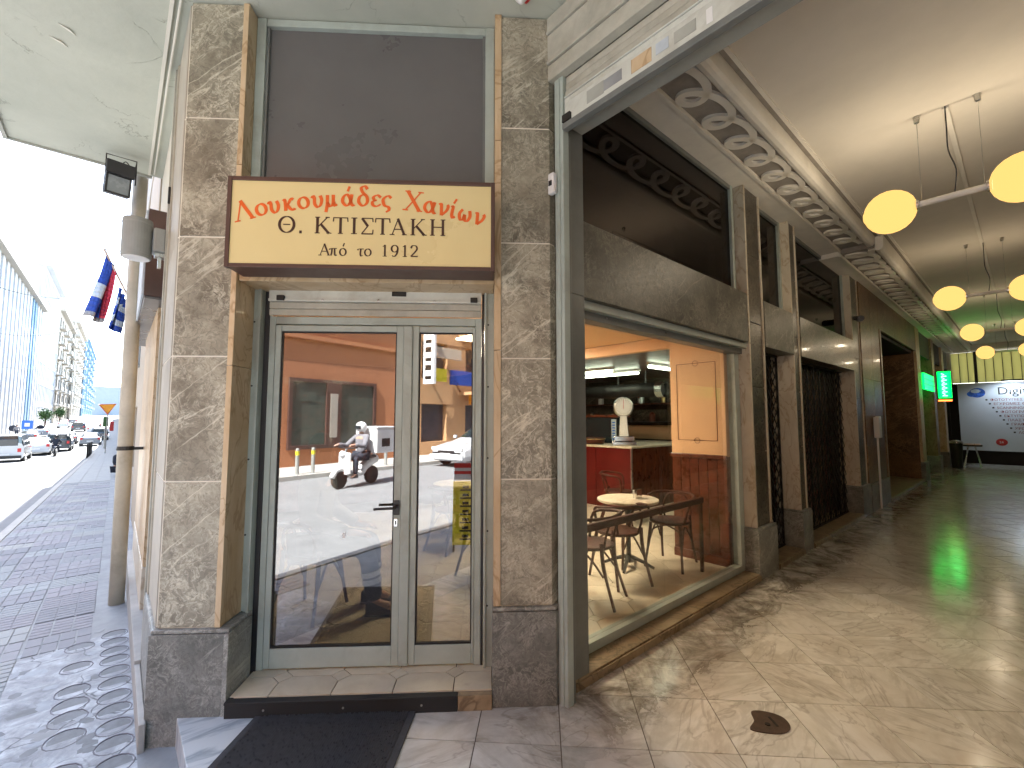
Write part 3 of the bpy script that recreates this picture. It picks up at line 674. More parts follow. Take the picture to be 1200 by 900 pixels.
for i in range(66):
    x = .036+i*.0118; y = -.036-rnd.uniform(0, .03)
    while y > -1.27:
        l = rnd.uniform(.05, .11); rb.box(x, x+.007, max(y-l, -1.29), y, .008, .0145+rnd.uniform(0, .002), TM); y -= l+.012
o = mk('ribs', rb, 'mat_black', mt); o['kind'] = 'stuff'
# cast plate set in the marble
pq = thing('floor_plaque', 'small brown bean shaped bronze plate set in the marble arcade floor', 'floor plate', (2.64, .99, 0))
out = cat([Vector((p[0], p[1], 0)) for p in [(2.535, 1.035), (2.62, 1.05), (2.69, 1.09), (2.745, 1.04), (2.765, .965), (2.72, .91), (2.65, .905), (2.585, .95)]], 5, True)
mk('plate', MB().prism([(p.x, p.y) for p in out], .0005, .005), 'bronze', pq, bev=.001)
mk('slot', MB().box(-.045, .03, -.006, .006, .005, .0065, Matrix.Translation((2.69, .985, 0)) @ Matrix.Rotation(.9, 4, 'Z')).lathe([(0, .005), (.013, .005), (.013, .008), (0, .008)], 12, Matrix.Translation((2.64, .99, 0))), 'iron', pq)
# ------------------------------------------------------------------ CAFE FLOOR (octagon tiles in the facade grid)
cf = struct('cafe_floor', MB().prism([tuple(W(-1.405, 2.642).xy), tuple(W(.024, 2.642).xy), (2.0, 2.02), (4.9, 2.02), (4.9, 9), (9, 9), (9, 9.2), (.35, 9.2), (.35, 3.9)][:9], -.1, .082), 'grout')
TS = .335; tiles = []; octp = None; rnd = random.Random(9)
def inroom(poly, cu, cd):
    w = [tuple(W(*p).xy) for p in poly]
    if cd < 3.0:
        p = clip(clip(clip([(a, b) for a, b in poly], -1, 0, 1.40), 1, 0, .022), 0, -1, -2.645)
        return [tuple(W(*q).xy) for q in p], len(p) > 2 and abs(area(p)-area(poly)) < 1e-6
    p = clip(clip(clip(w, -1, 0, -.42), 0, -1, -2.06), 1, 0, 8.9)
    return p, len(p) > 2 and abs(area(p)-area(poly)) < 1e-6
cl_ = .30
for i in range(-30, 40):
    for j in range(-1, 26):
        cu, cd = -1.03+i*TS, 2.66+TS*j
        h = TS/2-.003; k_ = h*cl_*1.15
        for kind in (0, 1):
            if kind == 0: poly = [(cu-h, cd-h+k_), (cu-h+k_, cd-h), (cu+h-k_, cd-h), (cu+h, cd-h+k_), (cu+h, cd+h-k_), (cu+h-k_, cd+h), (cu-h+k_, cd+h), (cu-h, cd+h-k_)]
            else:
                q = k_-.002; x, y = cu+TS/2, cd+TS/2; poly = [(x-q, y), (x, y-q), (x+q, y), (x, y+q)]
            w = W(cu, cd)
            if not (.2 < w.x < 8.9 and 1.9 < w.y < 7.2) and cd > 3: continue
            if w.x > 5 and w.y < 2.5: continue
            pp, full = inroom(poly, cu, cd)
            if len(pp) < 3 or area(pp) < .0012: continue
            tiles.append((w.length, pp, full, kind, W(cu, cd) if kind == 0 else W(cu+TS/2, cd+TS/2)))
tiles.sort(key=lambda t: t[0]); pro = {}; rest = MB()
for n, (dist, pp, full, kind, c) in enumerate(tiles):
    if n > 280: rest.prism(pp, .07, .09); continue
    if full and kind in pro: inst(pro[kind], 'floor_tile', cf, (c.x, c.y, 0)); continue
    b = MB().prism([(p[0]-c.x, p[1]-c.y) for p in pp], .07, .09); o = mk('floor_tile', b, 'tile_cream', cf, rel=False); o.location = (c.x, c.y, 0)
    if full: pro[kind] = o
o = mk('further_tiles', rest, 'tile_cream', cf); o['kind'] = 'stuff'

# ------------------------------------------------------------------ ARCADE SHUTTER AND ITS POST
asb = thing('arcade_shutter', 'rolled up pale grey roller shutter over the arcade entrance with its guide post', 'roller shutter', (1.98, 1.8, 0))
mk('guide_post', MB().box(1.955, 2.005, 1.765, 1.835, 0, 3.70), 'grey_paint', asb, bev=.003)
mk('guide_post_lip', MB().box(1.948, 1.9545, 1.79, 1.815, 0, 3.69), 'grey_paint', asb, bev=.002)
mk('track', MB().box(2.0055, 2.03, 1.775, 1.84, 0, 3.34), 'grey_paint_dark', asb)
Y1, Y0 = 1.862, -1.25
for z0, z1, x in ((3.70, 3.80, 1.925), (3.806, 3.83, 1.912), (3.832, 4.0, 1.922), (4.004, 4.02, 1.91), (4.022, 4.12, 1.92)):
    mk('housing_panel', MB().box(x, 1.985, Y0, Y1 if z0 < 4 else Y1+.0, z0, z1), 'shutter_paint', asb, bev=.004)
for k in range(3):
    mk('slat', MB().box(1.972+.004*k, 1.99, Y0, 1.762, 3.56+.046*k, 3.602+.046*k), 'shutter_paint', asb, bev=.006)
for z0, z1, x in ((3.515, 3.545, 1.962), (3.548, 3.556, 1.956)): mk('bar_ridge', MB().box(x, 1.985, Y0, 1.76, z0, z1), 'bar_paint', asb, bev=.004)
mk('bottom_bar', MB().box(1.958, 1.982, Y0, 1.755, 3.385, 3.512), 'bar_paint', asb, bev=.003)
mk('bar_seal', MB().box(1.945, 1.99, Y0, 1.765, 3.345, 3.382), 'grey_paint_dark', asb, bev=.004)
mk('end_clip', MB().box(1.94, 1.958, 1.70, 1.76, 3.385, 3.43), 'iron', asb)
rnd = random.Random(21)
for (y, w, c) in ((1.52, .12, 'plaster_grey'), (1.40, .12, 'concrete'), (1.22, .12, 'marble_beige'), (1.10, .07, 'flag_white'), (.98, .11, 'plaster_grey'), (.86, .03, 'white_paint')):
    mk('sticker', MB().box(1.9555, 1.9578, y-w/2, y+w/2, 3.41+rnd.uniform(0, .02), 3.475+rnd.uniform(0, .02)), c, asb, label='torn sticker on the shutter bar')
be = thing('entrance_beam', 'grey green painted beam behind the arcade shutter', 'beam', (2.1, .3, 3.45))
mk('beam', MB().box(2.032, 2.215, Y0-.05, 1.835, 3.46, 4.19), 'plaster_grey', be, bev=.004)
kb = thing('alarm_keypad', 'small white key switch box between marble pillar and shutter post', 'switch', (1.93, 1.84, 3.0))
mk('box', MB().box(1.905, 1.94, 1.802, 1.85, 2.955, 3.085), 'plastic_white', kb, bev=.008)
mk('screen', MB().box(1.9, 1.9055, 1.815, 1.838, 3.005, 3.035), 'black_plastic', kb)
sr = thing('canopy_siren', 'small white and dark red siren hanging from the canopy above the right marble pillar', 'siren', (1.72, 1.85, 4.13))
TSr = Matrix.Translation((1.66, 1.82, 4.13))
mk('mount', MB().lathe([(.05, 0), (.05, -.02), (.03, -.03)], 16, TSr), 'white_paint', sr)
mk('horn', MB().lathe([(.035, -.02), (.05, -.035), (.045, -.06), (.012, -.105), (0, -.11)], 20, TSr), 'white_paint', sr, smooth=True)
mk('red_cap', MB().box(.02, .07, -.03, .03, -.05, -.005, TSr), 'red', sr, bev=.006)

# ------------------------------------------------------------------ ARCADE WALL
def slab(nm, x0, x1, y0, y1, z0, z1, mat, par, bev=.003): return mk(nm, MB().box(x0, x1, y0, y1, z0, z1), mat, par, bev=bev)
sf_ = thing('shop_window', 'large grey framed shop window of the cafe facing the arcade, chairs behind it', 'window', (3.5, 2.05, .05))
slab('jamb', 2.031, 2.235, 1.845, 2.12, 0, 2.384, 'grey_paint_dark', sf_)
slab('jamb_channel', 2.07, 2.10, 1.834, 1.8445, 0, 3.4, 'grey_paint', sf_)
slab('jamb', 2.031, 2.235, 1.846, 2.12, 2.386, 4.095, 'grey_paint_dark', sf_)
slab('head_frame', 2.236, 4.92, 1.95, 2.06, 2.275, 2.383, 'grey_paint_dark', sf_)
slab('head_frame', 2.236, 4.92, 1.90, 1.949, 2.33, 2.3835, 'grey_paint', sf_)
slab('side_frame', 4.80, 4.90, 1.98, 2.06, .125, 2.274, 'grey_paint', sf_)
slab('side_frame', 2.2355, 2.36, 1.99, 2.06, .125, 2.274, 'grey_paint_dark', sf_)
slab('sill_frame', 2.236, 4.92, 1.98, 2.06, .062, .1245, 'grey_paint', sf_)
slab('pane', 2.3605, 3.408, 2.02, 2.028, .126, 2.273, 'glass_shop', sf_, 0)
slab('pane', 3.412, 4.799, 2.02, 2.028, .126, 2.273, 'glass_shop', sf_, 0)
for x in (2.6, 3.4, 4.4): mk('screw', MB().lathe([(0, 0), (.008, 0), (.008, .004), (0, .005)], 8, Matrix.Translation((x, 1.948, 2.31)) @ Matrix.Rotation(radians(90), 4, 'X')), 'steel', sf_)
st = thing('wall_sill', 'low worn brown marble step running along the foot of the arcade shopfronts', 'step', (5, 1.95, 0))
for x0, x1 in ((2.1, 4.87), (5.39, 6.21), (6.59, 9.2), (11.3, 15.6)):
    slab('step_slab', x0, x1, 1.84, 1.978, 0, .06, 'marble_sill', st, .004)
    slab('step_back', x0, x1, 1.979, 2.3, -.05, .0575, 'marble_sill', st, .002)
    slab('step_nosing', x0, x1, 1.826, 1.8395, 0, .05, 'marble_sill', st, .003)
def pillar(x0, x1, label, trim=True, yb=2.14, cut=False):
    t = thing('arcade_pillar', label, 'pillar', ((x0+x1)/2, 1.95, 0), group='marble pillars along the arcade shopfronts')
    slab('core', x0+.02, x1-.02, 1.905, yb, 0, 4.09, 'grout', t, 0)
    zs = [.49, 1.25, 1.93, 2.62, 3.36, 4.095]
    for a, c in courses(zs):
        slab('front_slab', x0+.035, x1-.03, 1.885, 1.906, a, c, 'marble_dark', t)
    for a, c in ((.49, 2.38), (2.384, 2.9), (2.904, 4.095)):
        slab('side_slab', x0, x0+.034, 1.872, yb, a, c, 'marble_cream', t)
    slab('edge_strip', x1-.029, x1, 1.872, yb, .49, 4.095, 'marble_cream', t, .002)
    slab('base_slab', x0-.045, x0-.015, 1.845, yb, 0, .465, 'marble_base', t)
    slab('base_slab', x0-.0445, x1+.045, 1.84, 1.87, 0, .4645, 'marble_base', t)
    slab('base_slab', x1+.015, x1+.0455, 1.8705, yb, 0, .4648, 'marble_base', t)
    slab('base_cap', x0-.04, x1+.04, 1.845, yb, .4655, .488, 'marble_base', t, .006)
    return t
pillar(4.92, 5.34, 'marble pillar right of the cafe shop window, cream side and dark front')
pillar(6.27, 6.53, 'narrow marble pillar between the slim dark gate and the wide lattice gate')
pillar(9.22, 9.72, 'marble pillar right of the wide lattice gate, with a small camera on it')
def bay(x0, x1, what, lab2):
    l = thing('shopfront_lintel', 'dark veined marble lintel above '+what, 'lintel', ((x0+x1)/2, 1.98, 2.385), group='marble lintels along the arcade')
    slab('lintel_slab', x0, x1, 1.862, 2.13, 2.386, 2.9, 'marble_lintel' if x0 < 6 else 'marble_dark', l, .004)
    w = thing('transom_window', 'dark glazed transom window above the lintel of '+what, 'window', ((x0+x1)/2, 2.0, 2.9), group='dark transom windows along the arcade')
    a, c = x0+(.0 if x0 > 4 else .0), x1
    slab('frame', a, a+.045, 1.97, 2.03, 2.902, 4.095, 'grey_paint_dark', w); slab('frame', c-.05, c, 1.965, 2.03, 2.902, 4.095, 'grey_paint', w)
    slab('frame', a+.0455, c-.0505, 1.97, 2.03, 4.05, 4.095, 'grey_paint_dark', w); slab('frame', a+.0455, c-.0505, 1.97, 2.03, 2.902, 2.935, 'grey_paint_dark', w)
    slab('pane', a+.046, c-.051, 1.995, 2.003, 2.936, 4.049, 'glass_dark', w, 0)
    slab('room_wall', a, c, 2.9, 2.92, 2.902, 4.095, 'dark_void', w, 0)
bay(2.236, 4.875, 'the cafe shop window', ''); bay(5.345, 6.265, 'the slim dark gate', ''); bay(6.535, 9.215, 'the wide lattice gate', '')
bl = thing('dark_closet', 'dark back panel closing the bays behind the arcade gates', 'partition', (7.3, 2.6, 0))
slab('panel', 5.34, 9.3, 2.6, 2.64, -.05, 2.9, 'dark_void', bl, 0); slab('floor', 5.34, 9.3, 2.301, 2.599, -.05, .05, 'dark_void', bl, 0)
def gate(x0, x1, y, label, wood):
    g = thing('lattice_gate', label, 'gate', ((x0+x1)/2, y, .06), group='folding lattice gates in the arcade')
    h0, h1 = .07, 2.37
    n = max(3, int((x1-x0)/.13))
    dx = (x1-x0)/n
    up = None
    for i in range(n+1):
        if up is None: up = mk('upright', MB().box(-.007, .007, -.012, .012, h0, h1), 'iron', g, rel=False); up.location = (x0+i*dx-g.location.x, 0, -.06)
        elif i % 2 == 0: inst(up, 'upright', g, (x0+i*dx-g.location.x, 0, -.06))
    l = sqrt(dx*dx+.15**2); a = atan2(.15, dx); pa = None; nz = int((h1-h0)/.15)
    b1 = MB(); b2 = MB()
    for s_, b in ((1, b1), (-1, b2)):
        for k in range(nz):
            for i in (0,):
                T = Matrix.Translation((0, .008*s_, h0+.15*(k+.5))) @ Matrix.Rotation(-a*s_, 4, 'Y'); b.box(-l/2, l/2, -.003, .003, -.008, .008, T)
    f1 = f2 = None
    for i in range(n):
        p = (x0+(i+.5)*dx-g.location.x, 0, -.06)
        if f1 is None:
            f1 = mk('lattice_strip', b1, 'iron', g, rel=False); f1.location = p; f2 = mk('lattice_strip', b2, 'iron', g, rel=False); f2.location = p
        else: inst(f1, 'lattice_strip', g, p); inst(f2, 'lattice_strip', g, p)
    mk('rail', MB().box(x0, x1, y-.02, y+.02, .06, .075), 'iron', g); mk('rail', MB().box(x0, x1, y-.02, y+.02, 2.362, 2.384), 'iron', g)
gate(5.40, 6.22, 2.06, 'slim dark folding lattice gate between the first two arcade pillars', 0)
gate(6.60, 9.17, 2.06, 'wide dark folding lattice gate in front of a brown wooden door', 1)
wd = thing('wooden_door', 'brown wooden panelled door behind the wide lattice gate', 'door', (7.9, 2.3, .06))
for k in range(8):
    x = 6.62+k*.318; slab('door_panel', x, x+.31, 2.25, 2.29, .06, 1.25, 'wood_dark', wd); slab('door_panel', x+.03, x+.28, 2.26, 2.30, 1.3, 2.36, 'marble_brown', wd)
slab('rail', 6.62, 9.16, 2.235, 2.2495, .8, .86, 'wood_dark', wd); slab('rail', 6.62, 9.16, 2.235, 2.2495, 1.256, 1.296, 'wood_dark', wd)
cmr = thing('wall_camera', 'small black camera fixed high on the third arcade pillar', 'camera', (9.4, 1.83, 3.3))
mk('bracket', MB().box(9.42, 9.50, 1.80, 1.884, 3.28, 3.34), 'black_plastic', cmr, bev=.005)
mk('body', MB().tube([(9.40, 1.80, 3.28), (9.20, 1.74, 3.25)], .05, 12), 'black_plastic', cmr)
# brown glossy marble wall beyond the third pillar
bw = thing('brown_marble_wall', 'glossy orange brown marble wall panels beyond the third arcade pillar', 'wall', (10.5, 1.95, 0))
for x0, x1 in ((9.75, 10.55), (10.554, 11.25)):
    slab('marble_panel', x0, x1, 1.86, 1.90, .47, 2.3, 'marble_brown', bw); slab('marble_panel', x0, x1, 1.86, 1.90, 2.304, 4.02, 'marble_brown', bw)
slab('base_slab', 9.77, 11.28, 1.83, 1.9, 0, .466, 'marble_base', bw)
slab('trim', 11.254, 11.36, 1.845, 2.0, 0, 3.36, 'marble_sill', bw)
for x0, x1 in ((11.254, 12.9), (12.904, 14.4), (14.404, 15.9)): slab('marble_panel', x0, x1, 1.86, 1.90, 3.364, 4.02, 'marble_brown', bw)
slab('backing', 9.73, 23.1, 1.901, 1.94, 3.366, 4.02, 'grout', bw, 0)
slab('recess_wall', 11.2, 11.24, 1.905, 3.6, 0, 3.36, 'marble_brown', bw); slab('recess_wall', 15.66, 15.7, 1.905, 3.6, 0, 3.36, 'marble_brown', bw)
slab('recess_ceiling', 11.2, 15.7, 1.941, 3.6, 3.3, 3.36, 'dark_void', bw)
lob = thing('lobby_entrance', 'dark recessed lobby entrance with vertical metal strips in the brown marble wall', 'entrance', (13.5, 3.0, 0))
slab('back_panel', 11.24, 15.66, 3.3, 3.34, 0, 3.3, 'dark_void', lob); slab('floor', 11.24, 15.66, 2.301, 3.299, -.05, .055, 'marble_sill', lob)
for k in range(16): slab('door_strip', 13.0+k*.17, 13.09+k*.17, 2.9, 2.94, .06, 2.3, 'iron' if k % 3 else 'steel', lob)
slab('door_head', 12.9, 15.66, 2.8, 2.95, 2.32, 2.45, 'steel', lob)
slab('upper_panel', 13.2, 14.3, 2.92, 2.96, 2.5, 3.3, 'marble_brown', lob)
cj = thing('junction_box', 'white junction box with a thin conduit down the brown marble wall', 'junction box', (10.3, 1.84, 1.3))
mk('box', MB().box(10.2, 10.42, 1.76, 1.84, 1.25, 1.62), 'plastic_white', cj, bev=.01)
mk('side_box', MB().box(10.44, 10.58, 1.79, 1.85, 1.5, 1.64), 'plastic_white', cj, bev=.01)
mk('conduit', MB().box(10.32, 10.37, 1.805, 1.829, 0, 1.25), 'plastic_white', cj)
# pilasters and openings to the end of the passage
for n, (x0, x1, m_, lab) in enumerate(((15.72, 16.3, 'marble_beige', 'beige marble pilaster right of the dark lobby entrance'), (18.6, 19.1, 'marble_sill', 'brown marble pilaster beyond the green lit panel'), (21.0, 21.5, 'marble_beige', 'last beige pilaster before the advertising board'))):
    t = thing('pilaster', lab, 'pillar', ((x0+x1)/2, 1.9, 0)); slab('shaft', x0, x1, 1.85, 2.3, .47, 4.02, m_, t); slab('base', x0-.04, x1+.04, 1.81, 2.3, 0, .469, 'marble_base', t)
ds = thing('dark_shopfront', 'dark shopfront with red door leaves near the far end of the arcade', 'shopfront', (17.5, 2.2, 0))
slab('wall', 16.3, 23.0, 2.31, 2.35, 0, 4.02, 'dark_void', ds)
for k, x in enumerate((16.5, 17.3, 19.3, 20.1)): slab('door_leaf', x, x+.7, 2.2, 2.25, .05, 2.2, 'wood_red' if k < 2 else 'curtain', ds)
slab('transom_panel', 16.4, 18.5, 2.2, 2.24, 2.9, 3.9, 'wood_dark', ds)
emit('neon_green', (.0, .9, .08), .5); emit('neon_white', (.3, 1, .5), .5); emit('neon_red', (1, .16, .03), .7); emit('globe', (1.0, .58, .17), .17)
gp = thing('green_light_panel', 'bright green lit panel on the dark wall beyond the lobby', 'lit sign', (17.3, 1.8, 2.4))
slab('panel', 16.33, 18.2, 1.80, 1.845, 2.39, 2.83, 'neon_green', gp)
mk('ribs', MB().box(16.34, 18.19, 1.79, 1.799, 2.53, 2.54).box(16.34, 18.19, 1.79, 1.799, 2.67, 2.68), 'iron', gp)
ns = thing('neon_sign', 'projecting vertical green neon sign with pale lettering and a red foot', 'neon sign', (17.9, 1.6, 2.1))
X = 18.3
slab('back_box', X+.01, X+.09, 1.44, 1.76, 2.12, 3.0, 'black_plastic', ns)
mk('frame_tube', MB().tube([(X, 1.46, 2.2), (X, 1.46, 2.97), (X, 1.71, 2.97), (X, 1.71, 2.2)], .022, 8, closed=True), 'neon_green', ns)
glow = MB()
for k in range(6): glow.tube([(X, 1.53, 2.26+k*.115), (X, 1.64, 2.26+k*.115), (X, 1.58, 2.31+k*.115), (X, 1.64, 2.34+k*.115)], .016, 6)
mk('neon_letters', glow, 'neon_white', ns)
mk('green_backing', MB().box(X+.004, X+.0095, 1.47, 1.70, 2.22, 2.95), emit('neon_dim', (.0, .5, .06), .8).m, ns)
mk('red_tube', MB().tube([(X, 1.44, 2.12), (X, 1.74, 2.12)], .022, 8), 'neon_red', ns)
# far end: blinds, board, dark plinth
cl2 = thing('light_block_wall', 'added dark walls behind the arcade shopfronts, blocking stray sun', 'wall', (15, 3, 0))  # unseen filler walls added to close sun leaks behind the shopfronts
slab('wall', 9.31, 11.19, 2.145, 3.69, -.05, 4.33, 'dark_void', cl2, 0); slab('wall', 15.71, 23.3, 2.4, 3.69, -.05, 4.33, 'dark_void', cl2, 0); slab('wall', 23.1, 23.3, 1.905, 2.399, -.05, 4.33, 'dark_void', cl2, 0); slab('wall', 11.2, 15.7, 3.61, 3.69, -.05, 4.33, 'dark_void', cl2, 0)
ew = thing('end_wall', 'end wall of the arcade with a dark strip below the advertising board', 'wall', (23.2, .2, 0))
slab('wall', 23.1, 23.2, -1.3, 1.9, 0, 2.86, 'dark_void', ew, 0)
slab('head', 23.1, 23.2, -1.3, 1.9, 3.98, 4.2, 'ceiling_beige', ew, 0)
slab('side', 23.1, 23.2, 1.78, 2.4, 2.861, 3.979, 'ceiling_beige', ew, 0)
bd = thing('window_blinds', 'pale yellow vertical blinds glowing with daylight above the advertising board', 'blinds', (23.1, .2, 2.9))
m = Mat('blind_cloth'); m.nt.nodes.remove(m.b); d1 = m.n('ShaderNodeBsdfDiffuse'); d1.inputs[0].default_value = (.55, .5, .27, 1); d2 = m.n('ShaderNodeBsdfTranslucent'); d2.inputs[0].default_value = (.55, .5, .26, 1)
ad = m.n('ShaderNodeMixShader'); ad.inputs[0].default_value = .6; m.l(d1.outputs[0], ad.inputs[1]); m.l(d2.outputs[0], ad.inputs[2]); m.l(ad.outputs[0], m.out.inputs[0]); M['blind_cloth'] = m.m
bp = None
for k in range(14):
    y = 1.68-k*.215
    if bp is None: bp = mk('blind_strip', MB().box(0, .004, -.099, .099, 2.87, 3.97), 'blind_cloth', bd, rel=False); bp.location = (-.02, y-.2, -2.9)
    if k == 0: cdr = mk('blind_gap_slat', MB().box(0, .004, -.0125, .0125, 2.87, 3.97), 'iron', bd, rel=False); cdr.location = (.01, y-.2+.1075, -2.9)  # dark slat added behind each gap so no bright sky shows through
    else: inst(cdr, 'blind_gap_slat', bd, (.01, y-.2+.1075, -2.9))
    if k == 0: pass
    else: inst(bp, 'blind_strip', bd, (-.02, y-.2, -2.9), rz=.05)
slab('mullion', 23.02, 23.09, 1.12, 1.2, 2.861, 3.979, 'iron', bd)
ab = thing('advertising_board', 'large white advertising board with a blue globe at the end of the arcade', 'advertising board', (22.9, .2, .47))
plain('board_white', (.66, .71, .78), .4, var=.06, scale=.7, bstr=0)
slab('board', 22.9, 22.95, -1.24, 1.65, .47, 2.83, 'board_white', ab)
def text(s, size, mat, parent, loc, face='-X', depth=.002, align='LEFT'):
    cu = bpy.data.curves.new('text', 'FONT'); cu.body = s; cu.size = size; cu.extrude = depth/2; cu.align_x = align; cu.resolution_u = 3
    t = bpy.data.objects.new('tmp', cu); COL.objects.link(t); bpy.context.view_layer.update()
    me = bpy.data.meshes.new_from_object(t.evaluated_get(bpy.context.evaluated_depsgraph_get())); bpy.data.objects.remove(t)
    R = {'-X': Matrix(((0, 0, -1), (-1, 0, 0), (0, 1, 0))).to_4x4(), '-Y': Matrix(((1, 0, 0), (0, 0, -1), (0, 1, 0))).to_4x4(), '+X': Matrix(((0, 0, 1), (1, 0, 0), (0, 1, 0))).to_4x4()}[face]
    me.transform(Matrix.Translation(Vector(loc)-ROOT[parent.name]) @ R); me.materials.clear(); me.materials.append(M[mat])
    o = bpy.data.objects.new('lettering', me); COL.objects.link(o); o.parent = parent; ROOT[o.name] = ROOT[parent.name]; return o
bl2 = thing('board_lamp', 'small lamp shining down on the advertising board', 'lamp', (22.5, .3, 2.9))
mk('arm', MB().box(22.5, 22.9, .29, .31, 2.86, 2.88), 'iron', bl2); mk('head', MB().box(22.42, 22.55, .05, .55, 2.84, 2.9), 'iron', bl2); mk('tube', MB().box(22.43, 22.54, .07, .53, 2.832, 2.8395), emit('cool_tube', (.8, .9, 1), 2.5).m, bl2)
ld = bpy.data.lights.new('tube_light', 'SPOT'); ld.energy = 5; ld.color = (.75, .88, 1); ld.spot_size = radians(150); ld.spot_blend = .6; ld.shadow_soft_size = .1
lo = bpy.data.objects.new('tube_light', ld); COL.objects.link(lo); lo.parent = bl2; lo.location = (-.25, 0, -.12); lo.rotation_euler = (0, radians(-30), 0)
text('Digital', .36, 'blue' if 0 else 'iron', ab, (22.897, .68, 2.42))
plain('globe_blue', (.03, .12, .5), .4, var=.9, scale=9)
gl = [(1.16+.20*cos(t*pi/12), 2.5+.17*sin(t*pi/12)) for t in range(24)]
mk('globe_print', MB().add([(22.896, y, z) for y, z in gl], [tuple(range(24))]), 'globe_blue', ab)
mk('globe_print', MB().add([(22.897, y+.13, z-.06) for y, z in [(1.16+.13*cos(t*pi/12), 2.52+.1*sin(t*pi/12)) for t in range(24)]], [tuple(range(24))]), 'blue', ab)
mk('cloud_print', MB().add([(22.8945, y, z) for y, z in [(1.2+.12*cos(t*pi/12)*(1+.2*sin(3*t)), 2.56+.07*sin(t*pi/12)) for t in range(24)]], [tuple(range(24))]), 'flag_white', ab)
plain('text_red', (.25, .03, .04), .5)
for k, s in enumerate(('ΦΩΤΟΤΥΠΙΕΣ ΑΣΠΡΟΜΑΥΡΕΣ', 'ΕΓΧΡΩΜΕΣ ΦΩΤΟΤΥΠΙΕΣ', 'SCANNING/PLOTTER', 'ΦΩΤΟΓΡΑΦΙΑ ΨΗΦΙΑΚΗ', 'ΕΚΤΥΠΩΣΕΙΣ', 'ΠΛΑΣΤΙΚΟΠΟΙΗΣΗ', 'ΓΡΑΦΙΚΑ', 'ΧΡΩΜΑΤΑ', 'ΛΟΓΟΤΥΠΑ')):
    y = .86-.075*k; z = 2.2-.14*k
    text(s, .115, 'text_red', ab, (22.897, y, z)); mk('bullet', MB().box(22.894, 22.898, y+.06, y+.11, z+.02, z+.07), 'iron', ab)
mk('red_badge', MB().add([(22.896, y, z) for y, z in [(.66+.14*cos(t*pi/12), .78+.12*sin(t*pi/12)) for t in range(24)]], [tuple(range(24))]), 'red', ab)
text('24', .1, 'white_paint', ab, (22.892, .72, .745))
ft = thing('folding_table', 'small grey folding table standing before the advertising board', 'table', (21.3, 1.3, 0))
mk('top', MB().box(21.1, 21.5, 1.05, 1.55, .68, .73), 'iron', ft); mk('tray', MB().box(21.15, 21.45, 1.1, 1.5, .731, .77), 'steel', ft)
for y in (1.1, 1.5):
    for s_ in (-1, 1): mk('leg', MB().tube([(21.3+s_*.18, y+s_*.0, .0), (21.3-s_*.12, y-.12*(1 if y > 1.3 else -1), .68)], .018, 6), 'steel', ft)
bn = thing('litter_bin', 'small dark bin with a pale lid by the last pilaster of the arcade', 'bin', (20.5, 1.65, 0))
mk('body', MB().lathe([(.13, 0), (.16, .75), (.16, .8)], 16, Matrix.Translation((20.4, 1.6, 0))), 'iron', bn); mk('lid', MB().lathe([(.17, .8), (.17, .86), (.05, .9)], 16, Matrix.Translation((20.4, 1.6, 0))), 'steel', bn)
# opposite arcade side
rw = thing('arcade_side_wall', 'cream marble wall of dark shop windows on the right side of the arcade', 'wall', (12, -1.3, 0))
slab('backing', 2.0, 23.2, -1.32, -1.28, 0, 4.2, 'marble_brown', rw, 0)
for k in range(6):
    x = 2.3+k*3.5; slab('pilaster', x, x+.45, -1.279, -1.2, 0, 4.08, 'marble_sill', rw); slab('lintel', x+.451, x+3.49, -1.279, -1.22, 2.4, 2.9, 'marble_dark', rw)
    slab('glazing', x+.46, x+3.48, -1.279, -1.27, .3, 2.39, 'glass_dark', rw, 0)

# ------------------------------------------------------------------ PENDANT LAMPS
def lampset():
    t = thing('pendant_lamp', 'pendant lamp of two glowing amber globes on a metal bar, nearest in the arcade', 'pendant lamp', (0, 0, 0), group='pendant globe lamps along the arcade')
    for s_ in (1, -1):
        o = mk('globe', MB().lathe([(.04, -.185)]+[(.185*cos(a), .185*sin(a)) for a in [radians(-76+i*15.2) for i in range(11)]]+[(.04, .185)], 32, Matrix.Translation((0, .395*s_, 0)) @ Matrix.Rotation(radians(90), 4, 'X')), 'globe', t, smooth=True)
        mk('collar', MB().lathe([(.045, -.015), (.045, .015)], 16, Matrix.Translation((0, .215*s_, 0)) @ Matrix.Rotation(radians(90), 4, 'X')), 'steel', o)
    mk('bar', MB().tube([(0, -.205, 0), (0, .205, 0)], .026, 14), 'plastic_white', t)
    for y in (.395, -.395):      # the bulbs inside the opal globes
        ld = bpy.data.lights.new('bulb', 'POINT'); ld.energy = 8.2; ld.color = (1, .93, .80); ld.shadow_soft_size = .03
        lo = bpy.data.objects.new('bulb', ld); COL.objects.link(lo); lo.parent = t; lo.location = (0, y, 0)
    for y in (.18, -.19):
        w = mk('wire', MB().tube([(0, y, .02), (0, y, .775)], .0025, 5), 'steel', t); mk('ceiling_cup', MB().lathe([(.018, .72), (.024, .775)], 10, Matrix.Translation((0, y, 0))), 'steel', w)
    mk('cable', MB().tube(cat([Vector(p) for p in ((0, -.02, .02), (-.03, -.04, .2), (.02, 0, .4), (0, .0, .6), (0, 0, .775))], 5), .005, 6), 'black_plastic', t)
    return t
gm = Mat('globe_glass'); tr = gm.n('ShaderNodeBsdfTransparent'); tr.inputs[0].default_value = (1, .93, .82, 1); em = gm.n('ShaderNodeEmission'); em.inputs[0].default_value = (1, .58, .17, 1); em.inputs[1].default_value = .175
